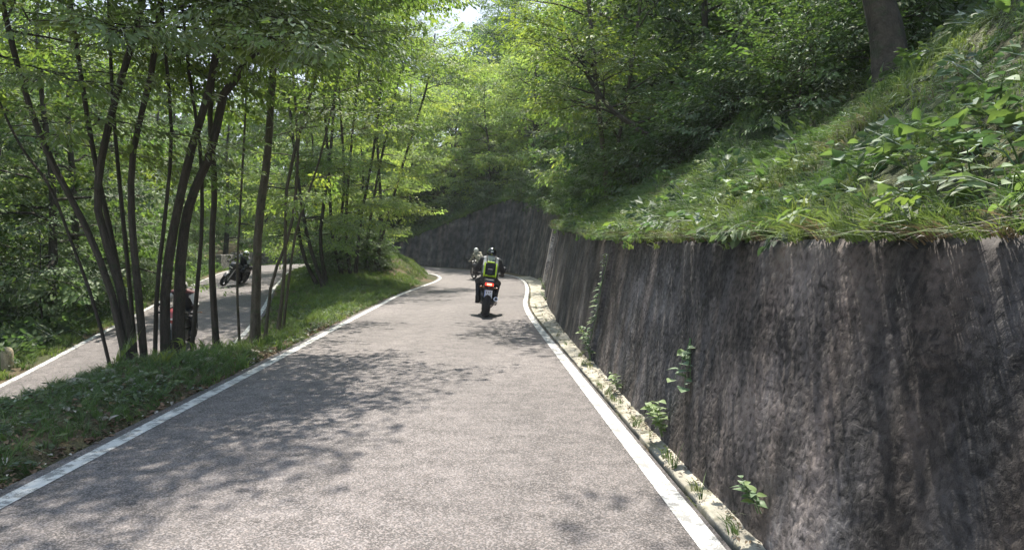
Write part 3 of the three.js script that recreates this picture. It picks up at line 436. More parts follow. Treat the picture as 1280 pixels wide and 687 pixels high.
// ------------------------------------------------------------------ grass: square patches of blades laid on the slope
function bladeInto(B, R, x, z, L, dir, drop, w) {
  const a = R() * 6.283, side = V(Math.cos(a), 0, Math.sin(a)), o = B.pos.length / 3;
  for (let s = 0; s <= 3; s++) { const t = s / 3, px = x + dir.x * L * t * t, pz = z + dir.z * L * t * t, py = L * (t - drop * t * t) - 0.02, ww = w * (1 - 0.9 * t * t); if (s < 3) B.pos.push(px - side.x * ww, py, pz - side.z * ww, px + side.x * ww, py, pz + side.z * ww); else B.pos.push(px, py, pz); }
  B.idx.push(o, o + 1, o + 2, o + 1, o + 3, o + 2, o + 2, o + 3, o + 4, o + 3, o + 5, o + 4, o + 4, o + 5, o + 6);
}
function patch(seed, n, size, lo, hi, bend, wid) {       // bend: how far blades lie over towards +z
  const R = rng(seed), B = newB(), tufts = []; for (let k = 0; k < n / 9; k++) tufts.push([(R() - 0.5) * size, (R() - 0.5) * size, 0.7 + 0.6 * R(), R() * 6.283]);
  for (let i = 0; i < n; i++) { const q = tufts[i % tufts.length], a = q[3] + (R() - 0.5) * 2.4, r = 0.05 * R(); bladeInto(B, R, q[0] + Math.cos(a) * r, q[1] + Math.sin(a) * r, lerp(lo, hi, R() * R()) * q[2], V(Math.cos(a) * (0.25 + 0.4 * R()), 0, Math.sin(a) * (0.25 + 0.4 * R()) + bend * (0.4 + 0.9 * R())), 0.25 + 0.35 * bend * R() + 0.15 * R(), wid * (0.6 + 0.8 * R())); }
  return done(B);
}
const TUFT = patch(3, 14, 0.08, 0.16, 0.40, 0.3, 0.005), WEED = spray(15, 16, 0.26, 0.075, 0.6, 0.13);
const HILLP = [patch(21, 150, 0.62, 0.10, 0.36, 0.45, 0.0055), patch(22, 120, 0.62, 0.14, 0.50, 0.6, 0.005), patch(23, 160, 0.62, 0.06, 0.26, 0.35, 0.006)], BANKP = [patch(31, 120, 0.5, 0.1, 0.34, 0.1, 0.006), patch(32, 110, 0.5, 0.08, 0.26, 0.1, 0.006)];
const GR = [0.092, 0.170, 0.034], GY = [0.172, 0.238, 0.050], GS = [0.22, 0.20, 0.10], FG = [0.175, 0.262, 0.046];
function onSlope(x, d, yf, downX, downD, s, R, flip = true) {   // matrix whose x and z lie on the surface, y stays upright
  const e = 0.3, y = yf(x, d), l = Math.hypot(downX, downD), a = (flip ? (R() - 0.5) * 1.8 : R() * 6.283), ca = Math.cos(a), sa = Math.sin(a), zx = (downX * ca - downD * sa) / l, zd = (downX * sa + downD * ca) / l;
  const z = V(zx, (yf(x + zx * e, d + zd * e) - y) / e, -zd), xx = zd, xd = -zx, X = V(xx, (yf(x + xx * e, d + xd * e) - y) / e, -xd);
  return new THREE.Matrix4().makeBasis(X.multiplyScalar(s * (R() < 0.5 ? -1 : 1)), V((R() - 0.5) * 0.15, s, (R() - 0.5) * 0.15), z.multiplyScalar(s)).setPosition(x, y, -d);
}
{
  const R = rng(41), P = [[], [], []], Lip = [];
  const colour = (x, d) => { const n = fbm(x * 0.9 + 5, d * 0.9 + 5, 3), k = clamp(smooth(0.4, 0.62, n) * 0.85 + 0.5 * (R() - 0.5)), b = [0, 1, 2].map(q => lerp(GR[q], GY[q], k)); return R() < 0.02 ? tint(R, GS, 0.3, 0.1) : tint(R, b, 0.3, 0.2); };
  const hy = (x, d) => hillY(x, d);
  for (let k = 0; k < 3300; k++) {
    const f = (0.1 + 0.9 * Math.pow(R(), 0.9)) * (WN.length - 1), w = wallAt(f), t = 0.12 + 8.5 * Math.pow(R(), 1.25), p = hillPoint(w, t), x = p.x, d = -p.z;
    if (d < -2) continue; const wood = x > 3.2 + (16 - d) * 0.33; if (wood && R() < 0.55) continue;
    const v = R() < 0.25 ? 1 : R() < 0.5 ? 0 : 2; P[v].push({ m: onSlope(x, d, hy, -w.nx, -w.nd, (0.8 + 0.4 * R()) * lerp(0.62, 1, smooth(3, 8, d)), R), c: colour(x, d) });
  }
  for (let k = 0; k < 700; k++) { const f = WN.length + R() * (WF.length - 2), w = wallAt(f), t = 0.1 + 3.2 * R() * R(), p = hillPoint(w, t); P[k % 3].push({ m: onSlope(p.x, -p.z, hy, -w.nx, -w.nd, 1.2 + 0.5 * R(), R), c: colour(p.x, -p.z) }); }
  P.forEach((l, i) => tag(instances('hill_grass', HILLP[i], GRASS, l), ['long drooping grass on the slope above the walls', 'longest rank grass lying over on the slope', 'shorter grass between the long slope grass'][i], 'grass'));
  for (let k = 0; k < 2600; k++) { const f = R() * (WN.length - 1), w = wallAt(f), n = vn(w.s * 2.2, 8), t = -0.03 + 0.14 * R(); if (R() > 0.25 + n) continue; const p = hillPoint(w, t); p.y -= 0.02; const z = V(-w.nx, -0.35, w.nd).applyAxisAngle(V(0, 1, 0), (R() - 0.5) * 1.8); Lip.push({ m: basis(p, z, V(-w.nx * (0.2 + R()), 1 - 0.6 * R(), w.nd * 0.4).add(V(0, 0, (R() - 0.5) * 0.6)), 0.4 + 0.5 * R() * R()), c: R() < 0.35 ? tint(R, [0.12, 0.09, 0.045], 0.4, 0) : colour(p.x, -p.z) }); }
  const Hw = []; for (let k = 0; k < 5200; k++) { const f = (0.15 + 0.85 * R()) * (WN.length - 1), w = wallAt(f), lip = R() < 0.3, t = lip ? -0.02 + 0.2 * R() : 0.2 + 6 * Math.pow(R(), 1.3), p = hillPoint(w, t), n = fbm(p.x * 0.8 + 31, p.z * 0.8, 3); if (R() > (lip ? 0.10 + 0.5 * smooth(0.48, 0.6, n) : 0.015 + 0.14 * smooth(0.5, 0.62, n))) continue; const a = Math.PI + (R() - 0.5) * (lip ? 2 : 6); Hw.push({ m: basis(p.add(V(0, 0.02 + 0.12 * R(), 0)), V(Math.cos(a), lip ? -0.5 + 0.9 * R() : 0.1 + 0.8 * R(), Math.sin(a)), V((R() - 0.5), 1, (R() - 0.5)), (lip ? 0.5 : 0.6) + 0.5 * R()), c: tint(R, R() < 0.5 ? GREEN : [0.075, 0.14, 0.05], 0.4, 0.5) }); }
  tag(instances('hill_weeds', WEED, LEAF, Hw), 'leafy weeds mixed into the slope grass and spilling over the wall', 'weeds');
  tag(instances('lip_grass', TUFT, GRASS, Lip), 'ragged grass and dry roots hanging over the wall top', 'grass');
}
{ // bank and verges
  const R = rng(43), P = [[], []], T = [], Wd = [], Li = [];
  for (let k = 0; k < 9000; k++) {
    const d = 5.5 + 35 * Math.pow(R(), 1.05), x = -3.0 - 7.8 * R(); if (onRoad(x, d)) continue; const { dist } = roadInfo(x, d);
    const cover = smooth(7.5, 11.5, d + 5 * (fbm(x * 0.8, d * 0.5, 3) - 0.5)); if (R() > cover || (x < -7 && d < 18)) continue;
    const mix = R(), b = [0, 1, 2].map(q => lerp(GR[q], FG[q], mix)), c = tint(R, b, 0.3, 0.3);
    if (dist < 0.32) { if (dist > 0.06 && R() < 0.8) T.push({ m: basis(V(x, groundY(x, d), -d), V(R() - 0.5, 0, R() - 0.5), V((R() - 0.5) * 0.5, 1, (R() - 0.5) * 0.5), 0.4 + 0.6 * R()), c }); continue; }
    if (R() < 0.36) P[k % 2].push({ m: onSlope(x, d, groundY, 1, 0, 0.8 + 0.5 * R(), R, false), c });
  }
  for (let k = 0; k < 1700; k++) { const d = 3 + 6.5 * R(), x = -3.15 - 1.6 * R(); T.push({ m: basis(V(x, groundY(x, d), -d), V(R() - 0.5, 0, R() - 0.5), V((R() - 0.5) * 0.5, 1, (R() - 0.5) * 0.5), 0.3 + 0.4 * R()), c: tint(R, GR, 0.3, 0.3) }); }
  for (let k = 0; k < 1500; k++) { const d = 4 + 46 * R(), o = R() * R() * 3.6, x = -9.7 - o - 5.8 * smooth(20, 38, d) * (d < 44 ? 1 : 0.6); if (onRoad(x, d) || onRoad(x + 0.25, d)) continue; P[k % 2].push({ m: onSlope(x, d, groundY, 1, 0, 0.8 + 0.5 * R(), R, false), c: tint(R, R() < 0.5 ? GR : FG, 0.3, 0.3) }); }
  P.forEach((l, i) => tag(instances('verge_grass', BANKP[i], GRASS, l), ['fresh green grass covering the bank and the road verges', 'short grass between the taller bank grass'][i], 'grass'));
  tag(instances('verge_tufts', TUFT, GRASS, T), 'small grass tufts along the road edge', 'grass');
  for (let k = 0; k < 4800; k++) { const d = 2.4 + 22 * Math.pow(R(), 1.6), x = -3.16 - 2.4 * Math.pow(R(), 0.9); if (onRoad(x, d) || onRoad(x + 0.1, d) || R() > (0.10 + smooth(0.38, 0.66, fbm(x * 1.6, d * 1.3 + 8, 3))) * lerp(0.38, 1, smooth(5, 9, d))) continue; const a = R() * 6.283; Wd.push({ m: basis(V(x, groundY(x, d) + 0.005, -d), V(Math.cos(a), 0.1 + 0.7 * R() * R(), Math.sin(a)), V(Math.sin(a) * 0.5, 1, -Math.cos(a) * 0.5), 0.3 + 0.5 * R()), c: tint(R, R() < 0.5 ? [0.09, 0.15, 0.05] : [0.12, 0.19, 0.05], 0.4, 0.4) }); }
  tag(instances('verge_weeds', WEED, LEAF, Wd), 'low leafy weeds among the stones of the near verge', 'weeds');
  const lb = newB(); leafInto(lb, V(0, 0, 0), V(0, 0, 1), V(0, 1, 0), 0.07, 0.04, 0.3, 0.25); const LG = done(lb);
  for (let k = 0; k < 6500; k++) { const d = 2.4 + 24 * Math.pow(R(), 1.7), x = -3.06 - 1.9 * Math.pow(R(), 1.5); if (onRoad(x, d)) continue; const c = R(); Li.push({ m: basis(V(x, groundY(x, d) + 0.012 + 0.02 * R(), -d), V(R() - 0.5, 0.3 * (R() - 0.5), R() - 0.5), V((R() - 0.5), 1, (R() - 0.5)), 0.3 + 1.1 * R() * R()), c: c < 0.16 ? tint(R, [0.42, 0.38, 0.32], 0.3, 0) : tint(R, [0.16, 0.10, 0.06], 0.5, 0) }); }
  for (let k = 0; k < 1500; k++) { const d = 2.6 + 22 * Math.pow(R(), 1.4), f = fOf(WN, d), w = wallAt(f), x = lerp(1.29, w.x, R() < 0.6 ? 1 - 0.25 * R() : R()), c = R(); if (fbm(d * 0.9, 3, 3) < 0.42 && R() < 0.7) continue; Li.push({ m: basis(V(x, 0.022 + 0.012 * R(), -d), V(R() - 0.5, 0.2 * (R() - 0.5), R() - 0.5), V((R() - 0.5) * 0.7, 1, (R() - 0.5) * 0.7), 0.2 + 0.5 * R() * R()), c: c < 0.4 ? tint(R, [0.22, 0.19, 0.15], 0.4, 0) : tint(R, [0.14, 0.10, 0.06], 0.5, 0) }); }
  tag(instances('leaf_litter', LG, LITTER, Li), 'dry brown leaf litter along the road edge', 'leaf litter', null, 'stuff');
  const Fl = []; for (let k = 0; k < 11000; k++) { const w = wallAt(R() * (WALLS.length - 1)), t = 0.3 + 14 * Math.pow(R(), 1.1), p = hillPoint(w, t), a = R() * 6.283; if (-p.z < 16.5 && p.x < 3.4 + (16 + 0.8 * R() + p.z) * 0.36 && R() < 0.93) continue; Fl.push({ m: basis(p, V(Math.cos(a), 0.4 + R(), Math.sin(a)), V(Math.sin(a), 1, -Math.cos(a)), 0.8 + 0.9 * R()), c: tint(R, R() < 0.7 ? DEEP : GREEN, 0.45, 0.3) }); }
  for (let k = 0; k < 7000; k++) { const x = -10.4 - 16 * Math.pow(R(), 1.2), d = 6 + 42 * R(); if (onRoad(x, d) || onRoad(x + 0.5, d)) continue; const a = R() * 6.283; Fl.push({ m: basis(V(x, groundY(x, d), -d), V(Math.cos(a), 0.4 + R(), Math.sin(a)), V(Math.sin(a), 1, -Math.cos(a)), 1.2 + 1.2 * R()), c: tint(R, DEEP, 0.45, 0.3) }); }
  tag(instances('undergrowth', WEED, LEAF, Fl), 'dark green undergrowth covering the woodland floor', 'undergrowth');
}
console.log('grass done');
// ------------------------------------------------------------------ plants with leaves one can tell apart
function hillHit(px, py) { for (let d = 1.2; d < 60; d += 0.05) { const p = at(px, py, d); if (p.x > 1.6 && hillY(p.x, d) >= p.y) return V(p.x, hillY(p.x, d), -d); } return null; }
const leafGeo = (len, ratio, fold, curl) => { const B = newB(), N = 5, o = []; for (let i = 0; i <= N; i++) { const t = i / N, w = 0.5 * ratio * len * Math.sin(Math.PI * Math.pow(t, 0.75)) * (1 + 0.06 * (i % 2)), z = t * len, y = -curl * len * t * t; B.pos.push(-w, y + fold * w, z, 0, y, z, w, y + fold * w, z); } for (let i = 0; i < N; i++) for (let k = 0; k < 2; k++) { const c = i * 3 + k; B.idx.push(c, c + 3, c + 1, c + 1, c + 3, c + 4); } return done(B); };
const LEAVES = { broad: [leafGeo(0.2, 0.85, 0.25, 0.25), leafGeo(0.17, 0.9, 0.35, 0.15), leafGeo(0.22, 0.7, 0.2, 0.4)], small: [leafGeo(0.085, 0.55, 0.3, 0.3), leafGeo(0.07, 0.6, 0.3, 0.2)], ivy: [leafGeo(0.10, 0.85, 0.2, 0.2), leafGeo(0.085, 0.9, 0.25, 0.3)] };
function leafyPlant(o) {                                 // stems with leaves, each leaf a part
  const R = rng(o.seed), g = thing(o.name ?? 'leafy_plant', o.label, o.category ?? 'plant', o.p, 0, o.group);
  for (let s = 0; s < o.stems; s++) {
    const a = o.face !== undefined ? o.face + (R() - 0.5) * (o.fan ?? 2) : R() * 6.283, L = o.h * (0.7 + 0.45 * R()), dir = V(Math.cos(a) * o.out, o.hang ? -1 : 1, Math.sin(a) * o.out), pts = [0, 0.35, 0.7, 1].map(t => V((R() - 0.5) * 0.02, 0, (R() - 0.5) * 0.02).addScaledVector(dir, L * t).add(V(dir.x * L * t * t * 0.4, o.hang ? 0 : -0.25 * L * t * t * o.out, dir.z * L * t * t * 0.4)));
    const B = newB(true); tubeInto(B, pts, [0.005, 0.004, 0.003, 0.002], 4); mesh('stem', done(B), o.mat, g);
    const c = new THREE.CatmullRomCurve3(pts), n = o.leaves;
    for (let k = 0; k < n; k++) { const t = (o.bare ?? 0.2) + (1 - (o.bare ?? 0.2)) * (k + 0.5) / n, q = k * 2.4 + R(), set = LEAVES[o.kind], m = mesh('leaf', set[k % set.length], R() < 0.3 ? o.mat2 ?? o.mat : o.mat, g); m.matrix.copy(basis(c.getPoint(t), V(Math.cos(q) + dir.x * 0.6, (o.lift ?? 0.3) + 0.4 * (R() - 0.5), Math.sin(q) + dir.z * 0.6), V((R() - 0.5) * 0.8, 1, (R() - 0.5) * 0.8), (o.size ?? 1) * (0.7 + 0.5 * R()))); m.matrix.decompose(m.position, m.quaternion, m.scale); }
  }
  return g;
}
const onWall = (d, y) => { const w = wallAt(fOf(WN, d)), b = BATTER * (y - w.lo) - 0.01; return V(w.x + w.nx * b, y, -(w.d + w.nd * b)); };
[[1115, 275, 'broad leaved weed hanging at the wall lip with pale curled leaves', 4], [1165, 268, 'low broad leaved weed in the grass just above the dark wall', 4], [1195, 190, 'tall broad leaved weed with blue green leaves on the slope', 5], [1250, 150, 'largest broad leaved plant arching over the slope grass', 6], [1262, 262, 'broad leaved weed at the wall lip beside trailing grass', 4], [1215, 235, 'broad leaved weed between the tall plant and the wall lip', 4], [1040, 205, 'small broad leaved weed below the stout grey trunk', 3], [995, 222, 'patch of pale broad leaves halfway up the sunny grass', 4], [935, 245, 'pale broad leaved weed low on the sunny grass', 4], [1275, 205, 'broad leaved weed beneath the largest arching plant', 4], [880, 262, 'broad leaved weed at the wall lip in bright grass', 3], [1010, 262, 'single stemmed broad leaved weed over the dark wall', 3], [1090, 225, 'broad leaved weed on the slope above the pale curled leaves', 4], [1140, 215, 'cluster of blue green broad leaves beneath the stout grey trunk', 5], [1230, 200, 'broad leaved weed under the arching plant with light leaves', 5], [960, 262, 'pale broad leaves at the wall lip in the middle of the near wall', 4]].forEach(([px, py, label, n], i) => {
  const p = hillHit(px, py); if (!p) return; p.y -= 0.02; leafyPlant({ seed: 900 + i, label, p, stems: n, h: 0.24, out: 0.8, leaves: 5, bare: 0.35, kind: 'broad', mat: i % 3 === 1 ? BROAD2 : BROAD, mat2: BROAD2, size: 0.45, lift: 0.1 });
});
[[4.95, 0.06, { h: 0.30, stems: 6, out: 0.3, leaves: 9, label: 'bright leafy plant growing at the foot of the near wall', mat: BROAD2 }], [3.2, 0.16, { h: 0.2, stems: 3, out: 0.35, leaves: 8, label: 'leafy sprig rooted in a dark crack low on the near wall', mat: BROAD }], [6.7, 0.05, { h: 0.24, stems: 3, out: 0.3, leaves: 7, label: 'thin green sprig between the gutter and the paler wall panel', mat: BROAD2 }],
  [8.6, 0.04, { h: 0.5, stems: 5, out: 0.25, leaves: 9, label: 'dark bushy plant at the foot of the wall joint', mat: BROAD }], [19.5, 0.05, { h: 0.35, stems: 4, out: 0.3, leaves: 7, label: 'small green plant at the wall foot toward the bend', mat: BROAD2 }], [24.6, 0.08, { h: 0.5, stems: 4, out: 0.3, leaves: 7, label: 'green plant at the wall foot beside the pale strip', mat: BROAD2 }]]
  .forEach(([d, y, o], i) => leafyPlant({ name: 'wall_plant', seed: 950 + i, p: onWall(d, y), kind: 'small', mat2: BROAD2, size: 1, face: Math.PI, fan: 2.6, ...o }));
{ // trailing plant on the near wall
  const p = onWall(4.75, 0.86), g = leafyPlant({ name: 'trailing_plant', seed: 971, label: 'trailing plant with pale round leaves hanging on the near wall', p, stems: 3, h: 0.34, out: 0.5, hang: true, leaves: 7, bare: 0.1, kind: 'ivy', mat: BROAD, mat2: BROAD2, face: Math.PI * 0.72, fan: 0.8, lift: 0.2 }); g.rotation.z = 0.05;
  const c = thing('climbing_plant', 'thin climbing plant in the vertical joint of the wall', 'plant', onWall(8.75, 0.3)), R = rng(973), o = c.position, pts = []; for (let k = 0; k <= 8; k++) pts.push(onWall(8.75 + 0.12 * (R() - 0.5), 0.3 + 1.2 * k / 8).add(V(-0.03, 0, 0)).sub(o));
  const B = newB(true); tubeInto(B, pts, pts.map(() => 0.006), 4); mesh('stem', done(B), BROAD, c); const cv = new THREE.CatmullRomCurve3(pts);
  for (let k = 0; k < 46; k++) { const a = Math.PI + (R() - 0.5) * 3, m = mesh('leaf', LEAVES.small[k % 2], R() < 0.5 ? BROAD : BROAD2, c); basis(cv.getPoint(R()).add(V(-0.02, 0, (R() - 0.5) * 0.14)), V(Math.cos(a), 0.3 * (R() - 0.6), Math.sin(a)), V(-0.6, 1, 0), 0.9 + 0.6 * R()).decompose(m.position, m.quaternion, m.scale); }
}
{ // grass in the gutter joints: each tuft a thing
  const R = rng(61), ds = [3.3, 3.42, 3.75, 3.9, 4.3, 4.4, 4.55, 5.05, 5.35, 5.6, 6.2, 6.3, 6.45, 6.6, 6.75, 6.9, 7.1, 8.2, 8.4, 9.1, 10.3, 11.4, 14, 15.2, 17.5, 21];
  const gm = [leafMat(0.10, 0.16, 0.04, 0.4, 0.1), leafMat(0.16, 0.19, 0.06, 0.4, 0.1)];
  ds.forEach((d, i) => { const w = wallAt(fOf(WN, d)), x = lerp(1.27, w.x, d < 10 ? 0.25 + 0.4 * R() : 0.4), m = mesh('grass_tuft', TUFT, gm[i % 2]); m.position.set(x, 0.03, -d); m.rotation.y = R() * 6; m.scale.setScalar(0.35 + 0.35 * R()); tag(m, 'small grass tuft sprouting from the concrete gutter', 'grass tuft', 'grass tufts in the gutter'); });
}
// ------------------------------------------------------------------ stones, marker post, parapet
{
  const R = rng(71), stoneGeo = s => { const g = new THREE.IcosahedronGeometry(1, 2), p = g.attributes.position, v = V(0, 0, 0); for (let i = 0; i < p.count; i++) { v.fromBufferAttribute(p, i); const n = 0.72 + 0.28 * vn(v.x * 1.6 + s * 9, v.y * 1.6 + v.z * 2.1 + s) + 0.18 * vn(v.x * 4 + s, v.z * 4 + v.y * 3); v.multiplyScalar(n); v.y = Math.max(v.y * 0.6, -0.3); p.setXYZ(i, v.x, v.y, v.z); } g.computeVertexNormals(); return g; }, geos = [1, 2, 3, 4].map(stoneGeo);
  for (let k = 0; k < 44; k++) { const d = 3.6 + 6.8 * Math.pow(R(), 1.2), x = -3.3 - 1.5 * R(), m = mesh('stone', geos[k % 4], MT.stone), s = 0.035 + 0.085 * R() * R(); m.position.set(x, groundY(x, d) + s * 0.12, -d); m.rotation.y = R() * 6; m.scale.set(s * (1 + 0.5 * R()), s, s); tag(m, 'pale loose stone lying in the weeds of the near verge', 'stone', 'loose stones on the verge'); }
  const px = at(9, 476, 14.2).x, pd = 14.2, prof = [[0, -0.2], [0.115, -0.2], [0.115, 0.30], [0.108, 0.37], [0.085, 0.425], [0.045, 0.455], [0, 0.462]].map(q => new THREE.Vector2(...q)), bg = new THREE.LatheGeometry(prof, 20);
  const b = mesh('marker_post', bg, new THREE.MeshStandardMaterial({ color: C(0.6, 0.55, 0.44), map: soilTex, bumpMap: soilTex, bumpScale: 0.008, roughness: 0.95 })); b.position.set(px, groundY(px, pd), -pd); tag(b, 'short round topped stone post beside the lower road', 'bollard');
  const par = thing('parapet', 'low weathered concrete parapet round the outside of the lower bend', 'wall'), pm = new THREE.MeshStandardMaterial({ color: C(0.30, 0.30, 0.27), map: concreteTex, bumpMap: concreteBump, bumpScale: 0.01, roughness: 0.95 });
  const rows = ROAD.filter(r => r[2] < -11 && r[3] > 36).map(r => { const w = Math.hypot(r[2] - r[0], r[3] - r[1]); return V(r[2] + (r[2] - r[0]) / w * 0.9, r[4], -(r[3] + (r[3] - r[1]) / w * 0.9)); });
  let acc = [rows[0]]; for (let i = 1; i < rows.length; i++) { acc.push(rows[i]); const L = acc[0].distanceTo(rows[i]); if (L > 2.6) { const a = acc[0], c = rows[i], g = new RoundedBoxGeometry(0.3, 1.15, L - 0.03, 2, 0.04), m = mesh('block', g, pm, par); m.position.copy(a).lerp(c, 0.5); m.position.y += 0.35; m.rotation.y = Math.atan2(c.x - a.x, c.z - a.z); acc = [rows[i]]; } }
}

// ------------------------------------------------------------------ riders: one continuous surface from a distance field
function nets(f, lo, hi, cell) {
  const n = [0, 1, 2].map(q => Math.ceil((hi[q] - lo[q]) / cell) + 1), val = new Float32Array(n[0] * n[1] * n[2]), id = (i, j, k) => i + n[0] * (j + n[1] * k), P = (i, j, k) => [lo[0] + i * cell, lo[1] + j * cell, lo[2] + k * cell];
  for (let k = 0; k < n[2]; k++) for (let j = 0; j < n[1]; j++) for (let i = 0; i < n[0]; i++) val[id(i, j, k)] = f(...P(i, j, k));
  const vid = new Int32Array(val.length).fill(-1), pos = [], idx = [];
  for (let k = 0; k < n[2] - 1; k++) for (let j = 0; j < n[1] - 1; j++) for (let i = 0; i < n[0] - 1; i++) {
    let c = 0, s = [0, 0, 0]; const cs = []; for (let q = 0; q < 8; q++) cs.push(val[id(i + (q & 1), j + (q >> 1 & 1), k + (q >> 2))]);
    for (let a = 0; a < 8; a++) for (const b of [a | 1, a | 2, a | 4]) if (b !== a && (cs[a] < 0) !== (cs[b] < 0)) { const t = cs[a] / (cs[a] - cs[b]); for (let q = 0; q < 3; q++) s[q] += lerp(a >> q & 1, b >> q & 1, t); c++; }
    if (c) { vid[id(i, j, k)] = pos.length / 3; pos.push(lo[0] + (i + s[0] / c) * cell, lo[1] + (j + s[1] / c) * cell, lo[2] + (k + s[2] / c) * cell); }
  }
  const quad = (a, b, c, d, flip) => { if (Math.min(a, b, c, d) < 0) return; flip ? idx.push(a, c, b, a, d, c) : idx.push(a, b, c, a, c, d); };
  for (let k = 1; k < n[2] - 1; k++) for (let j = 1; j < n[1] - 1; j++) for (let i = 1; i < n[0] - 1; i++) {
    const v = val[id(i, j, k)] < 0;
    if (v !== val[id(i + 1, j, k)] < 0) quad(vid[id(i, j - 1, k - 1)], vid[id(i, j, k - 1)], vid[id(i, j, k)], vid[id(i, j - 1, k)], !v);
    if (v !== val[id(i, j + 1, k)] < 0) quad(vid[id(i - 1, j, k - 1)], vid[id(i - 1, j, k)], vid[id(i, j, k)], vid[id(i, j, k - 1)], !v);
    if (v !== val[id(i, j, k + 1)] < 0) quad(vid[id(i - 1, j - 1, k)], vid[id(i, j - 1, k)], vid[id(i, j, k)], vid[id(i - 1, j, k)], !v);
  }
  return { pos, idx };
}
const coneSdf = (x, y, z, b) => { const [a, c, ra, rb] = b, dx = c[0] - a[0], dy = c[1] - a[1], dz = c[2] - a[2], t = clamp(((x - a[0]) * dx + (y - a[1]) * dy + (z - a[2]) * dz) / (dx * dx + dy * dy + dz * dz || 1)); return Math.hypot(x - a[0] - dx * t, y - a[1] - dy * t, z - a[2] - dz * t) - lerp(ra, rb, t); };
const smin = (a, b, k) => { const h = clamp(0.5 + 0.5 * (b - a) / k); return lerp(b, a, h) - k * h * (1 - h); };
const BONES = [], HANDS = [[], []];
{
  const bone = (a, b, ra, rb, reg) => BONES.push([a, b, ra, rb, reg]);
  for (const s of [-1, 1]) {
    bone([s * 0.075, 0.88, 0.27], [s * 0.085, 1.16, 0.12], 0.135, 0.125, 0); bone([s * 0.085, 1.16, 0.12], [s * 0.10, 1.33, 0.0], 0.125, 0.105, 0); bone([s * 0.05, 1.36, 0], [s * 0.185, 1.345, -0.03], 0.085, 0.078, 0);
    bone([s * 0.20, 1.33, -0.03], [s * 0.335, 1.10, -0.16], 0.072, 0.056, 1); bone([s * 0.335, 1.10, -0.16], [s * 0.345, 1.005, -0.40], 0.056, 0.04, 1);
    bone([s * 0.09, 0.88, 0.24], [s * 0.245, 0.79, -0.17], 0.10, 0.078, 2); bone([s * 0.245, 0.79, -0.17], [s * 0.215, 0.40, 0.14], 0.075, 0.05, 2);
    bone([s * 0.215, 0.42, 0.13], [s * 0.215, 0.32, 0.15], 0.056, 0.05, 3); bone([s * 0.215, 0.305, 0.14], [s * 0.225, 0.29, -0.06], 0.048, 0.036, 3);
    const H = HANDS[(s + 1) / 2]; H.push([[s * 0.345, 1.005, -0.40], [s * 0.345, 0.998, -0.46], 0.036, 0.034, 4], [[s * 0.318, 0.998, -0.475], [s * 0.375, 0.998, -0.475], 0.025, 0.024, 4]);
    [0, 1, 2, 3].forEach(k => { const x = s * (0.313 + 0.0225 * k), l = [0.95, 1.05, 1, 0.85][k], r = 0.0105; H.push([[x, 1.008, -0.485], [x, 0.998, -0.53 * (0.97 + 0.03 * l)], r, r, 4], [[x, 0.998, -0.53 * (0.97 + 0.03 * l)], [x, 0.965, -0.532], r, r * 0.95, 4], [[x, 0.965, -0.532], [x, 0.95, -0.505], r * 0.95, r * 0.85, 4]); });
    H.push([[s * 0.305, 0.99, -0.455], [s * 0.285, 0.968, -0.475], 0.014, 0.012, 4], [[s * 0.285, 0.968, -0.475], [s * 0.288, 0.955, -0.505], 0.012, 0.010, 4]);
  }
  bone([0, 1.36, -0.01], [0, 1.46, -0.06], 0.062, 0.058, 0); bone([0, 1.49, -0.085], [0, 1.545, -0.09], 0.09, 0.085, 5);
}
const RIDER = (() => {
  const body = nets((x, y, z) => { let d = 1e3; for (const b of BONES) d = smin(d, coneSdf(x, y, z, b), 0.035); return d + 0.004 * (vn(x * 22 + 9, y * 26 + z * 19) - 0.5); }, [-0.5, 0.2, -0.55], [0.5, 1.7, 0.5], 0.016), pos = body.pos.slice(), idx = body.idx.slice();
  HANDS.forEach((H, i) => { const s = i ? 1 : -1, h = nets((x, y, z) => { let d = 1e3; for (const b of H) d = smin(d, coneSdf(x, y, z, b), 0.006); return d; }, [Math.min(s * 0.26, s * 0.42), 0.92, -0.57], [Math.max(s * 0.26, s * 0.42), 1.06, -0.34], 0.0045), o = pos.length / 3; pos.push(...h.pos); for (const k of h.idx) idx.push(k + o); });
  const all = [...BONES, ...HANDS[0], ...HANDS[1]], reg = []; for (let i = 0; i < pos.length; i += 3) { let b = 1e3, r = 0; for (const q of all) { const d = coneSdf(pos[i], pos[i + 1], pos[i + 2], q); if (d < b) { b = d; r = q[4]; } } reg.push(r); }
  return { pos, idx, reg };
})();
const CLOTH = new THREE.MeshPhysicalMaterial({ color: C(1, 1, 1), roughness: 0.75, vertexColors: true, sheen: 0.2 });
function helmetGeo() { const g = new THREE.SphereGeometry(0.135, 28, 20), p = g.attributes.position; for (let i = 0; i < p.count; i++) { let x = p.getX(i), y = p.getY(i), z = p.getZ(i); x *= 0.92; if (y < -0.03 && z < 0) z -= 0.03 * smooth(-0.03, -0.09, y); if (y < -0.095) { y = -0.095 - (y + 0.095) * 0.1; } z *= z > 0 ? 1.02 : 1.06; p.setXYZ(i, x, y, z); } g.computeVertexNormals(); return g; }
function visorGeo() { const g = new THREE.SphereGeometry(0.1375, 20, 8, Math.PI * 1.5 - 1.15, 2.3, Math.PI * 0.37, Math.PI * 0.24); g.scale(0.93, 1, 1.07); return g; }
const HG = helmetGeo(), VG = visorGeo();
function place(o, s) { o.position.copy(s.p); o.rotation.set(s.pitch ?? 0, s.turn, s.lean, 'YXZ'); }
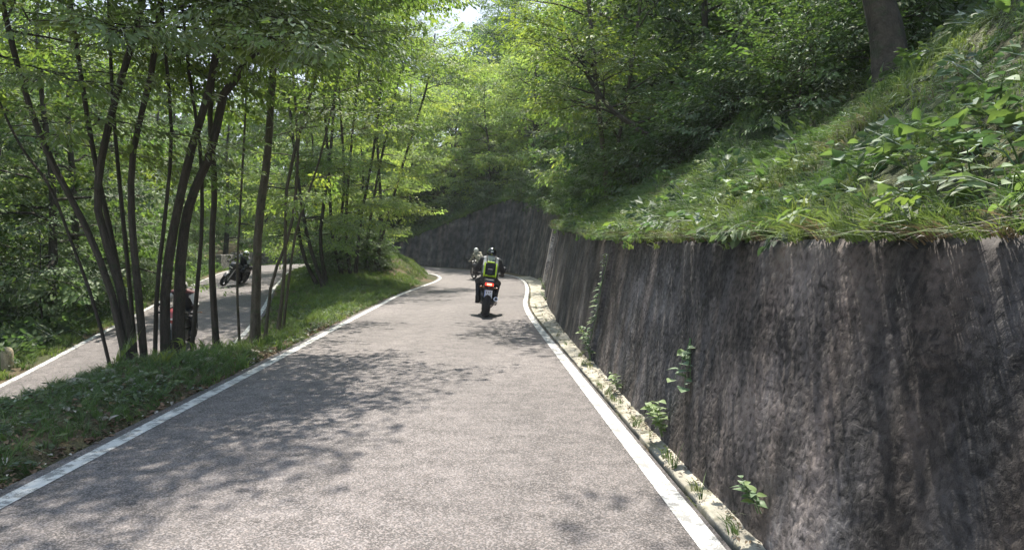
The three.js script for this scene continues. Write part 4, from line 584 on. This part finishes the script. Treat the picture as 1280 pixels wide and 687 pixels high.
function rider(s, label, cols, helm) {
  const g = thing('person', label, 'person', V(0, 0, 0), 0, null), col = [];
  for (let i = 0; i < RIDER.reg.length; i++) col.push(...cols(RIDER.reg[i], RIDER.pos[i * 3], RIDER.pos[i * 3 + 1], RIDER.pos[i * 3 + 2]));
  mesh('body', geom(RIDER.pos, RIDER.idx, { col }), CLOTH, g);
  const h = mesh('helmet', HG, helm.mat, g); h.position.set(0, 1.53, -0.095); h.rotation.set(-0.05, s.look ?? 0, 0); mesh('visor', VG, mat(0.01, 0.01, 0.012, 0.08, { clearcoat: 1 }), h);
  if (helm.sticker) { const st = mesh('sticker', new THREE.SphereGeometry(0.1365, 10, 6, Math.PI * 0.5 - 0.3, 0.6, 1.25, 0.22), helm.sticker, h); st.scale.set(0.93, 1, 1.03); }
  place(g, s); return g;
}
// ------------------------------------------------------------------ motorcycles (front towards -z)
function sideShape(pts, w, bevel = 0.015) { const sh = new THREE.Shape(); pts.forEach(([z, y], i) => i ? sh.lineTo(z, y) : sh.moveTo(z, y)); sh.closePath(); const g = new THREE.ExtrudeGeometry(sh, { depth: Math.max(0.002, w - 2 * bevel), bevelEnabled: true, bevelThickness: bevel, bevelSize: bevel, bevelSegments: 3, curveSegments: 8 }); g.translate(0, 0, -(w - 2 * bevel) / 2); g.rotateY(-Math.PI / 2); return g; }
function tube(pts, r, sides = 8) { const B = newB(true); const c = new THREE.CatmullRomCurve3(pts.map(p => V(...p))), q = c.getPoints(Math.max(4, pts.length * 4)); tubeInto(B, q, q.map(() => r), sides); return done(B); }
const rod = (a, b, r, sides = 12) => { const A = V(...a), Bb = V(...b), g = new THREE.CylinderGeometry(r, r, A.distanceTo(Bb), sides); g.applyQuaternion(new THREE.Quaternion().setFromUnitVectors(V(0, 1, 0), Bb.clone().sub(A).normalize())); g.translate((A.x + Bb.x) / 2, (A.y + Bb.y) / 2, (A.z + Bb.z) / 2); return g; };
const clean = a => mergeGeometries(a.map(g => { const q = g.index ? g.toNonIndexed() : g; for (const k of Object.keys(q.attributes)) if (!['position', 'normal'].includes(k)) q.deleteAttribute(k); return q; }));
function wheelGeo(r, w) {
  const t = []; for (let k = 0; k <= 14; k++) { const a = -1.75 + 3.5 * k / 14; t.push(new THREE.Vector2(r - 0.065 + 0.065 * Math.cos(a * 0.82), w / 2 * Math.sin(a * 0.9))); } t.push(t[0].clone());
  const tyre = new THREE.LatheGeometry(t, 40); tyre.rotateZ(Math.PI / 2);
  const rimP = [[r - 0.085, -w * 0.36], [r - 0.06, -w * 0.4], [r - 0.085, -w * 0.3], [r - 0.085, w * 0.3], [r - 0.06, w * 0.4], [r - 0.1, w * 0.34], [r - 0.1, -w * 0.34], [r - 0.085, -w * 0.36]].map(p => new THREE.Vector2(...p)), rim = new THREE.LatheGeometry(rimP, 32); rim.rotateZ(Math.PI / 2);
  const parts = [rim, rod([-0.09, 0, 0], [0.09, 0, 0], 0.035)]; for (let k = 0; k < 5; k++) { const a = k * 1.2566; parts.push(rod([0, 0, 0], [0, Math.cos(a + 0.12) * (r - 0.09), Math.sin(a + 0.12) * (r - 0.09)], 0.014, 6), rod([0, 0, 0], [0, Math.cos(a - 0.12) * (r - 0.09), Math.sin(a - 0.12) * (r - 0.09)], 0.014, 6)); }
  for (const s of [-1, 1]) { const d = new THREE.TorusGeometry(0.115, 0.022, 4, 28); d.scale(1, 1, 0.15); d.rotateY(Math.PI / 2); d.translate(s * 0.065, 0, 0); parts.push(d); }
  return [tyre, clean(parts)];
}
const WR = wheelGeo(0.315, 0.185), WFr = wheelGeo(0.30, 0.125);
const BK = { rubber: mat(0.018, 0.018, 0.019, 0.85), black: mat(0.022, 0.022, 0.024, 0.45, { clearcoat: 0.5, clearcoatRoughness: 0.2 }), matt: mat(0.03, 0.03, 0.032, 0.7), steel: mat(0.55, 0.55, 0.56, 0.28, { metalness: 1 }), dark: mat(0.12, 0.12, 0.125, 0.4, { metalness: 0.8 }), seat: mat(0.028, 0.026, 0.028, 0.8), glass: mat(0.7, 0.72, 0.75, 0.05, { metalness: 1 }), amber: mat(0.16, 0.07, 0.02, 0.3), red: mat(0.35, 0.01, 0.01, 0.25, { emissive: C(1, 0.03, 0.015), emissiveIntensity: 1.2 }), hot: mat(0.8, 0.3, 0.2, 0.3, { emissive: C(1, 0.22, 0.1), emissiveIntensity: 3.2 }), lamp: mat(0.8, 0.8, 0.8, 0.1, { clearcoat: 1 }), plate: null };
{ const c = document.createElement('canvas'); c.width = 96; c.height = 96; const x = c.getContext('2d'); x.fillStyle = '#dfe2e8'; x.fillRect(0, 0, 96, 96); x.fillStyle = '#8fa0d0'; x.fillRect(0, 0, 12, 96); x.fillStyle = '#20242e'; for (const [a, b, w, h] of [[22, 12, 5, 30], [22, 12, 14, 5], [22, 25, 12, 4], [22, 38, 14, 5], [48, 12, 5, 30], [66, 12, 5, 30], [66, 12, 16, 5], [20, 54, 5, 30], [32, 54, 14, 5], [32, 79, 14, 5], [42, 54, 5, 30], [32, 54, 5, 30], [56, 54, 5, 30], [56, 66, 12, 5], [74, 54, 12, 5], [74, 54, 5, 30], [74, 79, 12, 5]]) x.fillRect(a, b, w, h); const t = new THREE.CanvasTexture(c); t.colorSpace = THREE.SRGBColorSpace; BK.plate = new THREE.MeshStandardMaterial({ map: t, roughness: 0.5 }); }
function motorcycle(s, label, paint, o = {}) {
  const g = thing('motorcycle', label, 'motorcycle');
  const rw = mesh('wheel', WR[1], BK.dark, g); rw.position.set(0, 0.315, 0.70); mesh('tyre', WR[0], BK.rubber, rw); const fw = mesh('wheel', WFr[1], BK.dark, g); fw.position.set(0, 0.30, -0.74); mesh('tyre', WFr[0], BK.rubber, fw);
  mesh('swingarm', clean([rod([-0.125, 0.32, 0.72], [-0.10, 0.42, 0.12], 0.03), rod([0.125, 0.32, 0.72], [0.10, 0.42, 0.12], 0.03), rod([-0.12, 0.38, 0.3], [0.12, 0.38, 0.3], 0.03)]), BK.dark, g);
  mesh('mudguard', sideShape([[0.42, 0.58], [0.62, 0.665], [0.80, 0.65], [0.80, 0.635], [0.62, 0.645], [0.44, 0.555]], 0.17, 0.006), BK.matt, g);
  mesh('engine', clean([new RoundedBoxGeometry(0.34, 0.3, 0.42, 3, 0.06).translate(0, 0.42, -0.08), rod([0, 0.45, -0.14], [0, 0.72, -0.26], 0.11, 18), ...[0.5, 0.54, 0.58, 0.62, 0.66].map(y => new RoundedBoxGeometry(0.27, 0.014, 0.24, 1, 0.005).translate(0, y, -0.16 - (y - 0.45) * 0.4)), rod([-0.21, 0.42, -0.02], [0.21, 0.42, -0.02], 0.09, 20), new RoundedBoxGeometry(0.3, 0.26, 0.05, 2, 0.02).translate(0, 0.56, -0.40)]), BK.dark, g);
  mesh('frame', clean([rod([-0.13, 0.78, -0.4], [-0.15, 0.45, 0.12], 0.026), rod([0.13, 0.78, -0.4], [0.15, 0.45, 0.12], 0.026), rod([-0.1, 0.62, 0.05], [-0.07, 0.82, 0.65], 0.018), rod([0.1, 0.62, 0.05], [0.07, 0.82, 0.65], 0.018)]), BK.matt, g);
  { const t = new THREE.SphereGeometry(1, 24, 16), p = t.attributes.position; for (let i = 0; i < p.count; i++) { const x = p.getX(i), y = p.getY(i), z = p.getZ(i), k = z > 0 ? lerp(1, 0.55, z) : 1; p.setXYZ(i, x * 0.175 * k, (y > 0 ? y * 0.14 : y * 0.12), z * 0.31); } t.computeVertexNormals(); t.translate(0, 0.86, -0.2); mesh('fuel_tank', t, paint, g); }
  mesh('seat', sideShape([[0.04, 0.80], [0.1, 0.835], [0.34, 0.83], [0.44, 0.88], [0.74, 0.905], [0.76, 0.87], [0.4, 0.79], [0.1, 0.765]], 0.25, 0.03), BK.seat, g);
  const tail = mesh('tail_unit', sideShape([[0.2, 0.72], [0.4, 0.80], [0.72, 0.875], [0.88, 0.86], [0.90, 0.80], [0.84, 0.74], [0.5, 0.70], [0.28, 0.64]], 0.23, 0.03), o.tail ?? paint, g);
  const tl = mesh('tail_light', new RoundedBoxGeometry(0.20, 0.065, 0.03, 3, 0.014), BK.red, g); tl.position.set(0, 0.785, 0.93); const hot = mesh('bulb', new RoundedBoxGeometry(0.115, 0.042, 0.012, 2, 0.005), BK.hot, tl); hot.position.z = 0.016;
  mesh('plate_bracket', clean([new RoundedBoxGeometry(0.09, 0.2, 0.03, 2, 0.01).translate(0, 0.66, 0.885), new RoundedBoxGeometry(0.2, 0.2, 0.012, 2, 0.005).translate(0, 0.555, 0.915)]), BK.matt, g);
  const pl = mesh('number_plate', new THREE.BoxGeometry(0.185, 0.185, 0.006), BK.plate, g); pl.position.set(0, 0.555, 0.926); mesh('reflector', new RoundedBoxGeometry(0.07, 0.022, 0.01, 2, 0.004).translate(0, 0.435, 0.915), mat(0.35, 0.02, 0.02, 0.3), g);
  for (const k of [-1, 1]) { const st = mesh('indicator', clean([rod([k * 0.07, 0.70, 0.86], [k * 0.17, 0.705, 0.87], 0.009, 6), new THREE.SphereGeometry(0.026, 10, 8).scale(1.3, 0.8, 1).translate(k * 0.19, 0.705, 0.872)]), BK.amber, g); st.castShadow = true;
    mesh('mirror', clean([rod([k * 0.28, 1.0, -0.5], [k * 0.37, 1.14, -0.52], 0.007, 6), new THREE.SphereGeometry(0.062, 14, 10).scale(1.15, 0.7, 0.3).translate(k * 0.39, 1.165, -0.52)]), BK.black, g);
    mesh('grip', rod([k * 0.29, 0.985, -0.505], [k * 0.41, 0.985, -0.49], 0.017), BK.rubber, g); mesh('footpeg', rod([k * 0.13, 0.27, 0.08], [k * 0.27, 0.265, 0.08], 0.014), BK.steel, g); mesh('fork', clean([rod([k * 0.085, 0.30, -0.74], [k * 0.085, 0.62, -0.62], 0.028), rod([k * 0.085, 0.6, -0.625], [k * 0.085, 0.98, -0.48], 0.021)]), BK.steel, g);
    mesh('side_panel', sideShape([[-0.42, 0.82], [-0.1, 0.78], [0.1, 0.72], [0.02, 0.58], [-0.3, 0.6], [-0.5, 0.66]], 0.03, 0.008).translate(k * 0.17, 0, 0), paint, g); }
  mesh('handlebar', tube([[-0.41, 0.985, -0.49], [-0.28, 0.99, -0.508], [-0.12, 0.985, -0.5], [0.12, 0.985, -0.5], [0.28, 0.99, -0.508], [0.41, 0.985, -0.49]], 0.012), BK.matt, g);
  mesh('exhaust', clean([tube([[0.06, 0.55, -0.38], [0.1, 0.35, -0.42], [0.12, 0.2, -0.2], [0.15, 0.22, 0.15], [0.18, 0.32, 0.35]], 0.024), rod([0.18, 0.32, 0.33], [0.20, 0.45, 0.78], 0.052, 18)]), BK.steel, g); mesh('exhaust_tip', rod([0.20, 0.45, 0.775], [0.201, 0.454, 0.79], 0.036, 14), BK.matt, g);
  mesh('front_mudguard', sideShape([[-1.0, 0.50], [-0.9, 0.59], [-0.74, 0.63], [-0.56, 0.58], [-0.5, 0.48], [-0.53, 0.48], [-0.6, 0.555], [-0.74, 0.605], [-0.88, 0.57], [-0.97, 0.49]], 0.14, 0.006), paint, g);
  const fa = mesh('front_cowl', (() => { const t = new THREE.SphereGeometry(1, 22, 14), p = t.attributes.position; for (let i = 0; i < p.count; i++) { const z = p.getZ(i), y = p.getY(i); p.setXYZ(i, p.getX(i) * 0.16, y * 0.17 + (z < 0 ? -0.03 * z * z : 0.02), z * 0.16); } t.computeVertexNormals(); return t; })(), o.cowl ?? paint, g); fa.position.set(0, 0.93, -0.66);
  const hl = mesh('headlight', new THREE.SphereGeometry(0.09, 18, 12).scale(1.05, 0.7, 0.5), BK.lamp, g); hl.position.set(0, 0.90, -0.775); mesh('windscreen', (() => { const t = new THREE.SphereGeometry(0.2, 16, 8, Math.PI * 1.18, Math.PI * 0.64, 0.5, 0.75); t.scale(0.85, 1, 0.9); t.translate(0, 0.96, -0.52); return t; })(), mat(0.03, 0.03, 0.035, 0.1, { transmission: 0.7, thickness: 0, side: THREE.DoubleSide }), g);
  place(g, s); return g;
}
const roadSpot = (x, d, turn, lean, o = {}) => ({ p: V(x, roadInfo(x, d).level + 0.002, -d), turn, lean, ...o });
const hvis = mat(0.55, 0.78, 0.03, 0.6);
{ // the motorcycle ahead
  const s = roadSpot(0.08, 15.9, 0.02, -0.13); s.p.y = 0.004;
  motorcycle(s, 'dark motorcycle seen from behind with lit red tail light and white plate', BK.black);
  rider(s, 'person in grey backed jacket and black helmet riding the dark motorcycle with lit tail light', (r, x, y, z) => r === 0 ? (z > -0.02 && y > 1.13 && Math.hypot(x - 0.06, y - 1.335) < 0.035 ? [0.06, 0.09, 0.16] : y > 1.02 && z > -0.06 && Math.abs(x) < 0.185 ? [0.36, 0.37, 0.38] : [0.03, 0.03, 0.033]) : r === 2 ? [0.02, 0.019, 0.024] : r === 3 ? [0.025, 0.023, 0.022] : [0.022, 0.022, 0.026], { mat: mat(0.012, 0.012, 0.014, 0.18, { clearcoat: 1 }), sticker: mat(0.55, 0.55, 0.55, 0.4) });
  const b = thing('backpack', 'black and neon yellow backpack on the back of the grey jacketed rider', 'backpack'); const bp = (n, geo, m, x, y, z, rx = -0.38) => { const q = mesh(n, geo, m, b); q.position.set(x, y, z); q.rotation.x = rx; return q; };
  bp('bag', new RoundedBoxGeometry(0.26, 0.34, 0.13, 4, 0.055), mat(0.022, 0.022, 0.024, 0.8), 0, 1.12, 0.335); bp('front_pocket', new RoundedBoxGeometry(0.15, 0.16, 0.06, 4, 0.028), BK.matt, 0, 1.06, 0.43);
  for (const k of [-1, 1]) bp('side_trim', sideShape([[-0.055, -0.17], [-0.06, 0.12], [-0.03, 0.17], [0.05, 0.15], [0.07, 0.05], [0.065, -0.17]], 0.036, 0.012), hvis, k * 0.142, 1.12, 0.345);
  bp('hood_strip', new RoundedBoxGeometry(0.19, 0.035, 0.10, 3, 0.015), hvis, 0, 1.285, 0.285); bp('base_strip', new RoundedBoxGeometry(0.24, 0.03, 0.10, 3, 0.012), hvis, 0, 0.965, 0.405);
  for (const k of [-1, 1]) mesh('strap', tube([[k * 0.09, 1.27, 0.22], [k * 0.11, 1.43, 0.09], [k * 0.12, 1.44, -0.02], [k * 0.12, 1.33, -0.115]], 0.014, 6), mat(0.03, 0.03, 0.03, 0.8), b);
  place(b, s);
}
{ // farther round the bend
  const s = roadSpot(0.02, 33.4, 0.5, 0.16); motorcycle(s, 'dark motorcycle leaning left into the bend before the tall wall', BK.matt);
  rider(s, 'person in pale mottled jacket and white helmet leaning into the bend', (r, x, y, z) => r < 2 ? (vn(x * 14 + 4, y * 14 + z * 9) > 0.52 ? [0.34, 0.32, 0.25] : [0.15, 0.15, 0.11]) : [0.03, 0.03, 0.034], { mat: mat(0.72, 0.72, 0.70, 0.25, { clearcoat: 0.8 }) });
}
{ // on the lower road
  const s = roadSpot(-10.7, 28, 3.0, 0.5); motorcycle(s, 'black motorcycle leaning hard on the sunlit lower road', BK.black);
  rider(s, 'person in black with white helmet on the leaning motorcycle on the lower road', (r, x, y) => r === 0 && y > 1.3 ? [0.10, 0.10, 0.11] : r === 1 && y > 1.2 ? [0.3, 0.3, 0.31] : [0.02, 0.02, 0.023], { mat: mat(0.75, 0.75, 0.76, 0.22, { clearcoat: 0.8 }) });
  const t = roadSpot(-7.05, 15.4, 3.3, 0.06, { pitch: -0.12 }); t.p.y += 0.01; motorcycle(t, 'dark motorcycle with a red front cowl coming down the lower road behind the forked trunks', BK.black, { cowl: mat(0.30, 0.03, 0.025, 0.3, { clearcoat: 1 }) });
  rider(t, 'person in dark jacket with white sleeves riding behind the forked trunks', (r, x, y) => r === 1 && y > 1.12 ? [0.5, 0.5, 0.48] : r === 0 && y > 1.36 ? [0.12, 0.04, 0.04] : [0.022, 0.022, 0.025], { mat: mat(0.6, 0.6, 0.58, 0.25, { clearcoat: 0.8 }) });
}
console.log('objects done');
renderer.render(scene, camera);
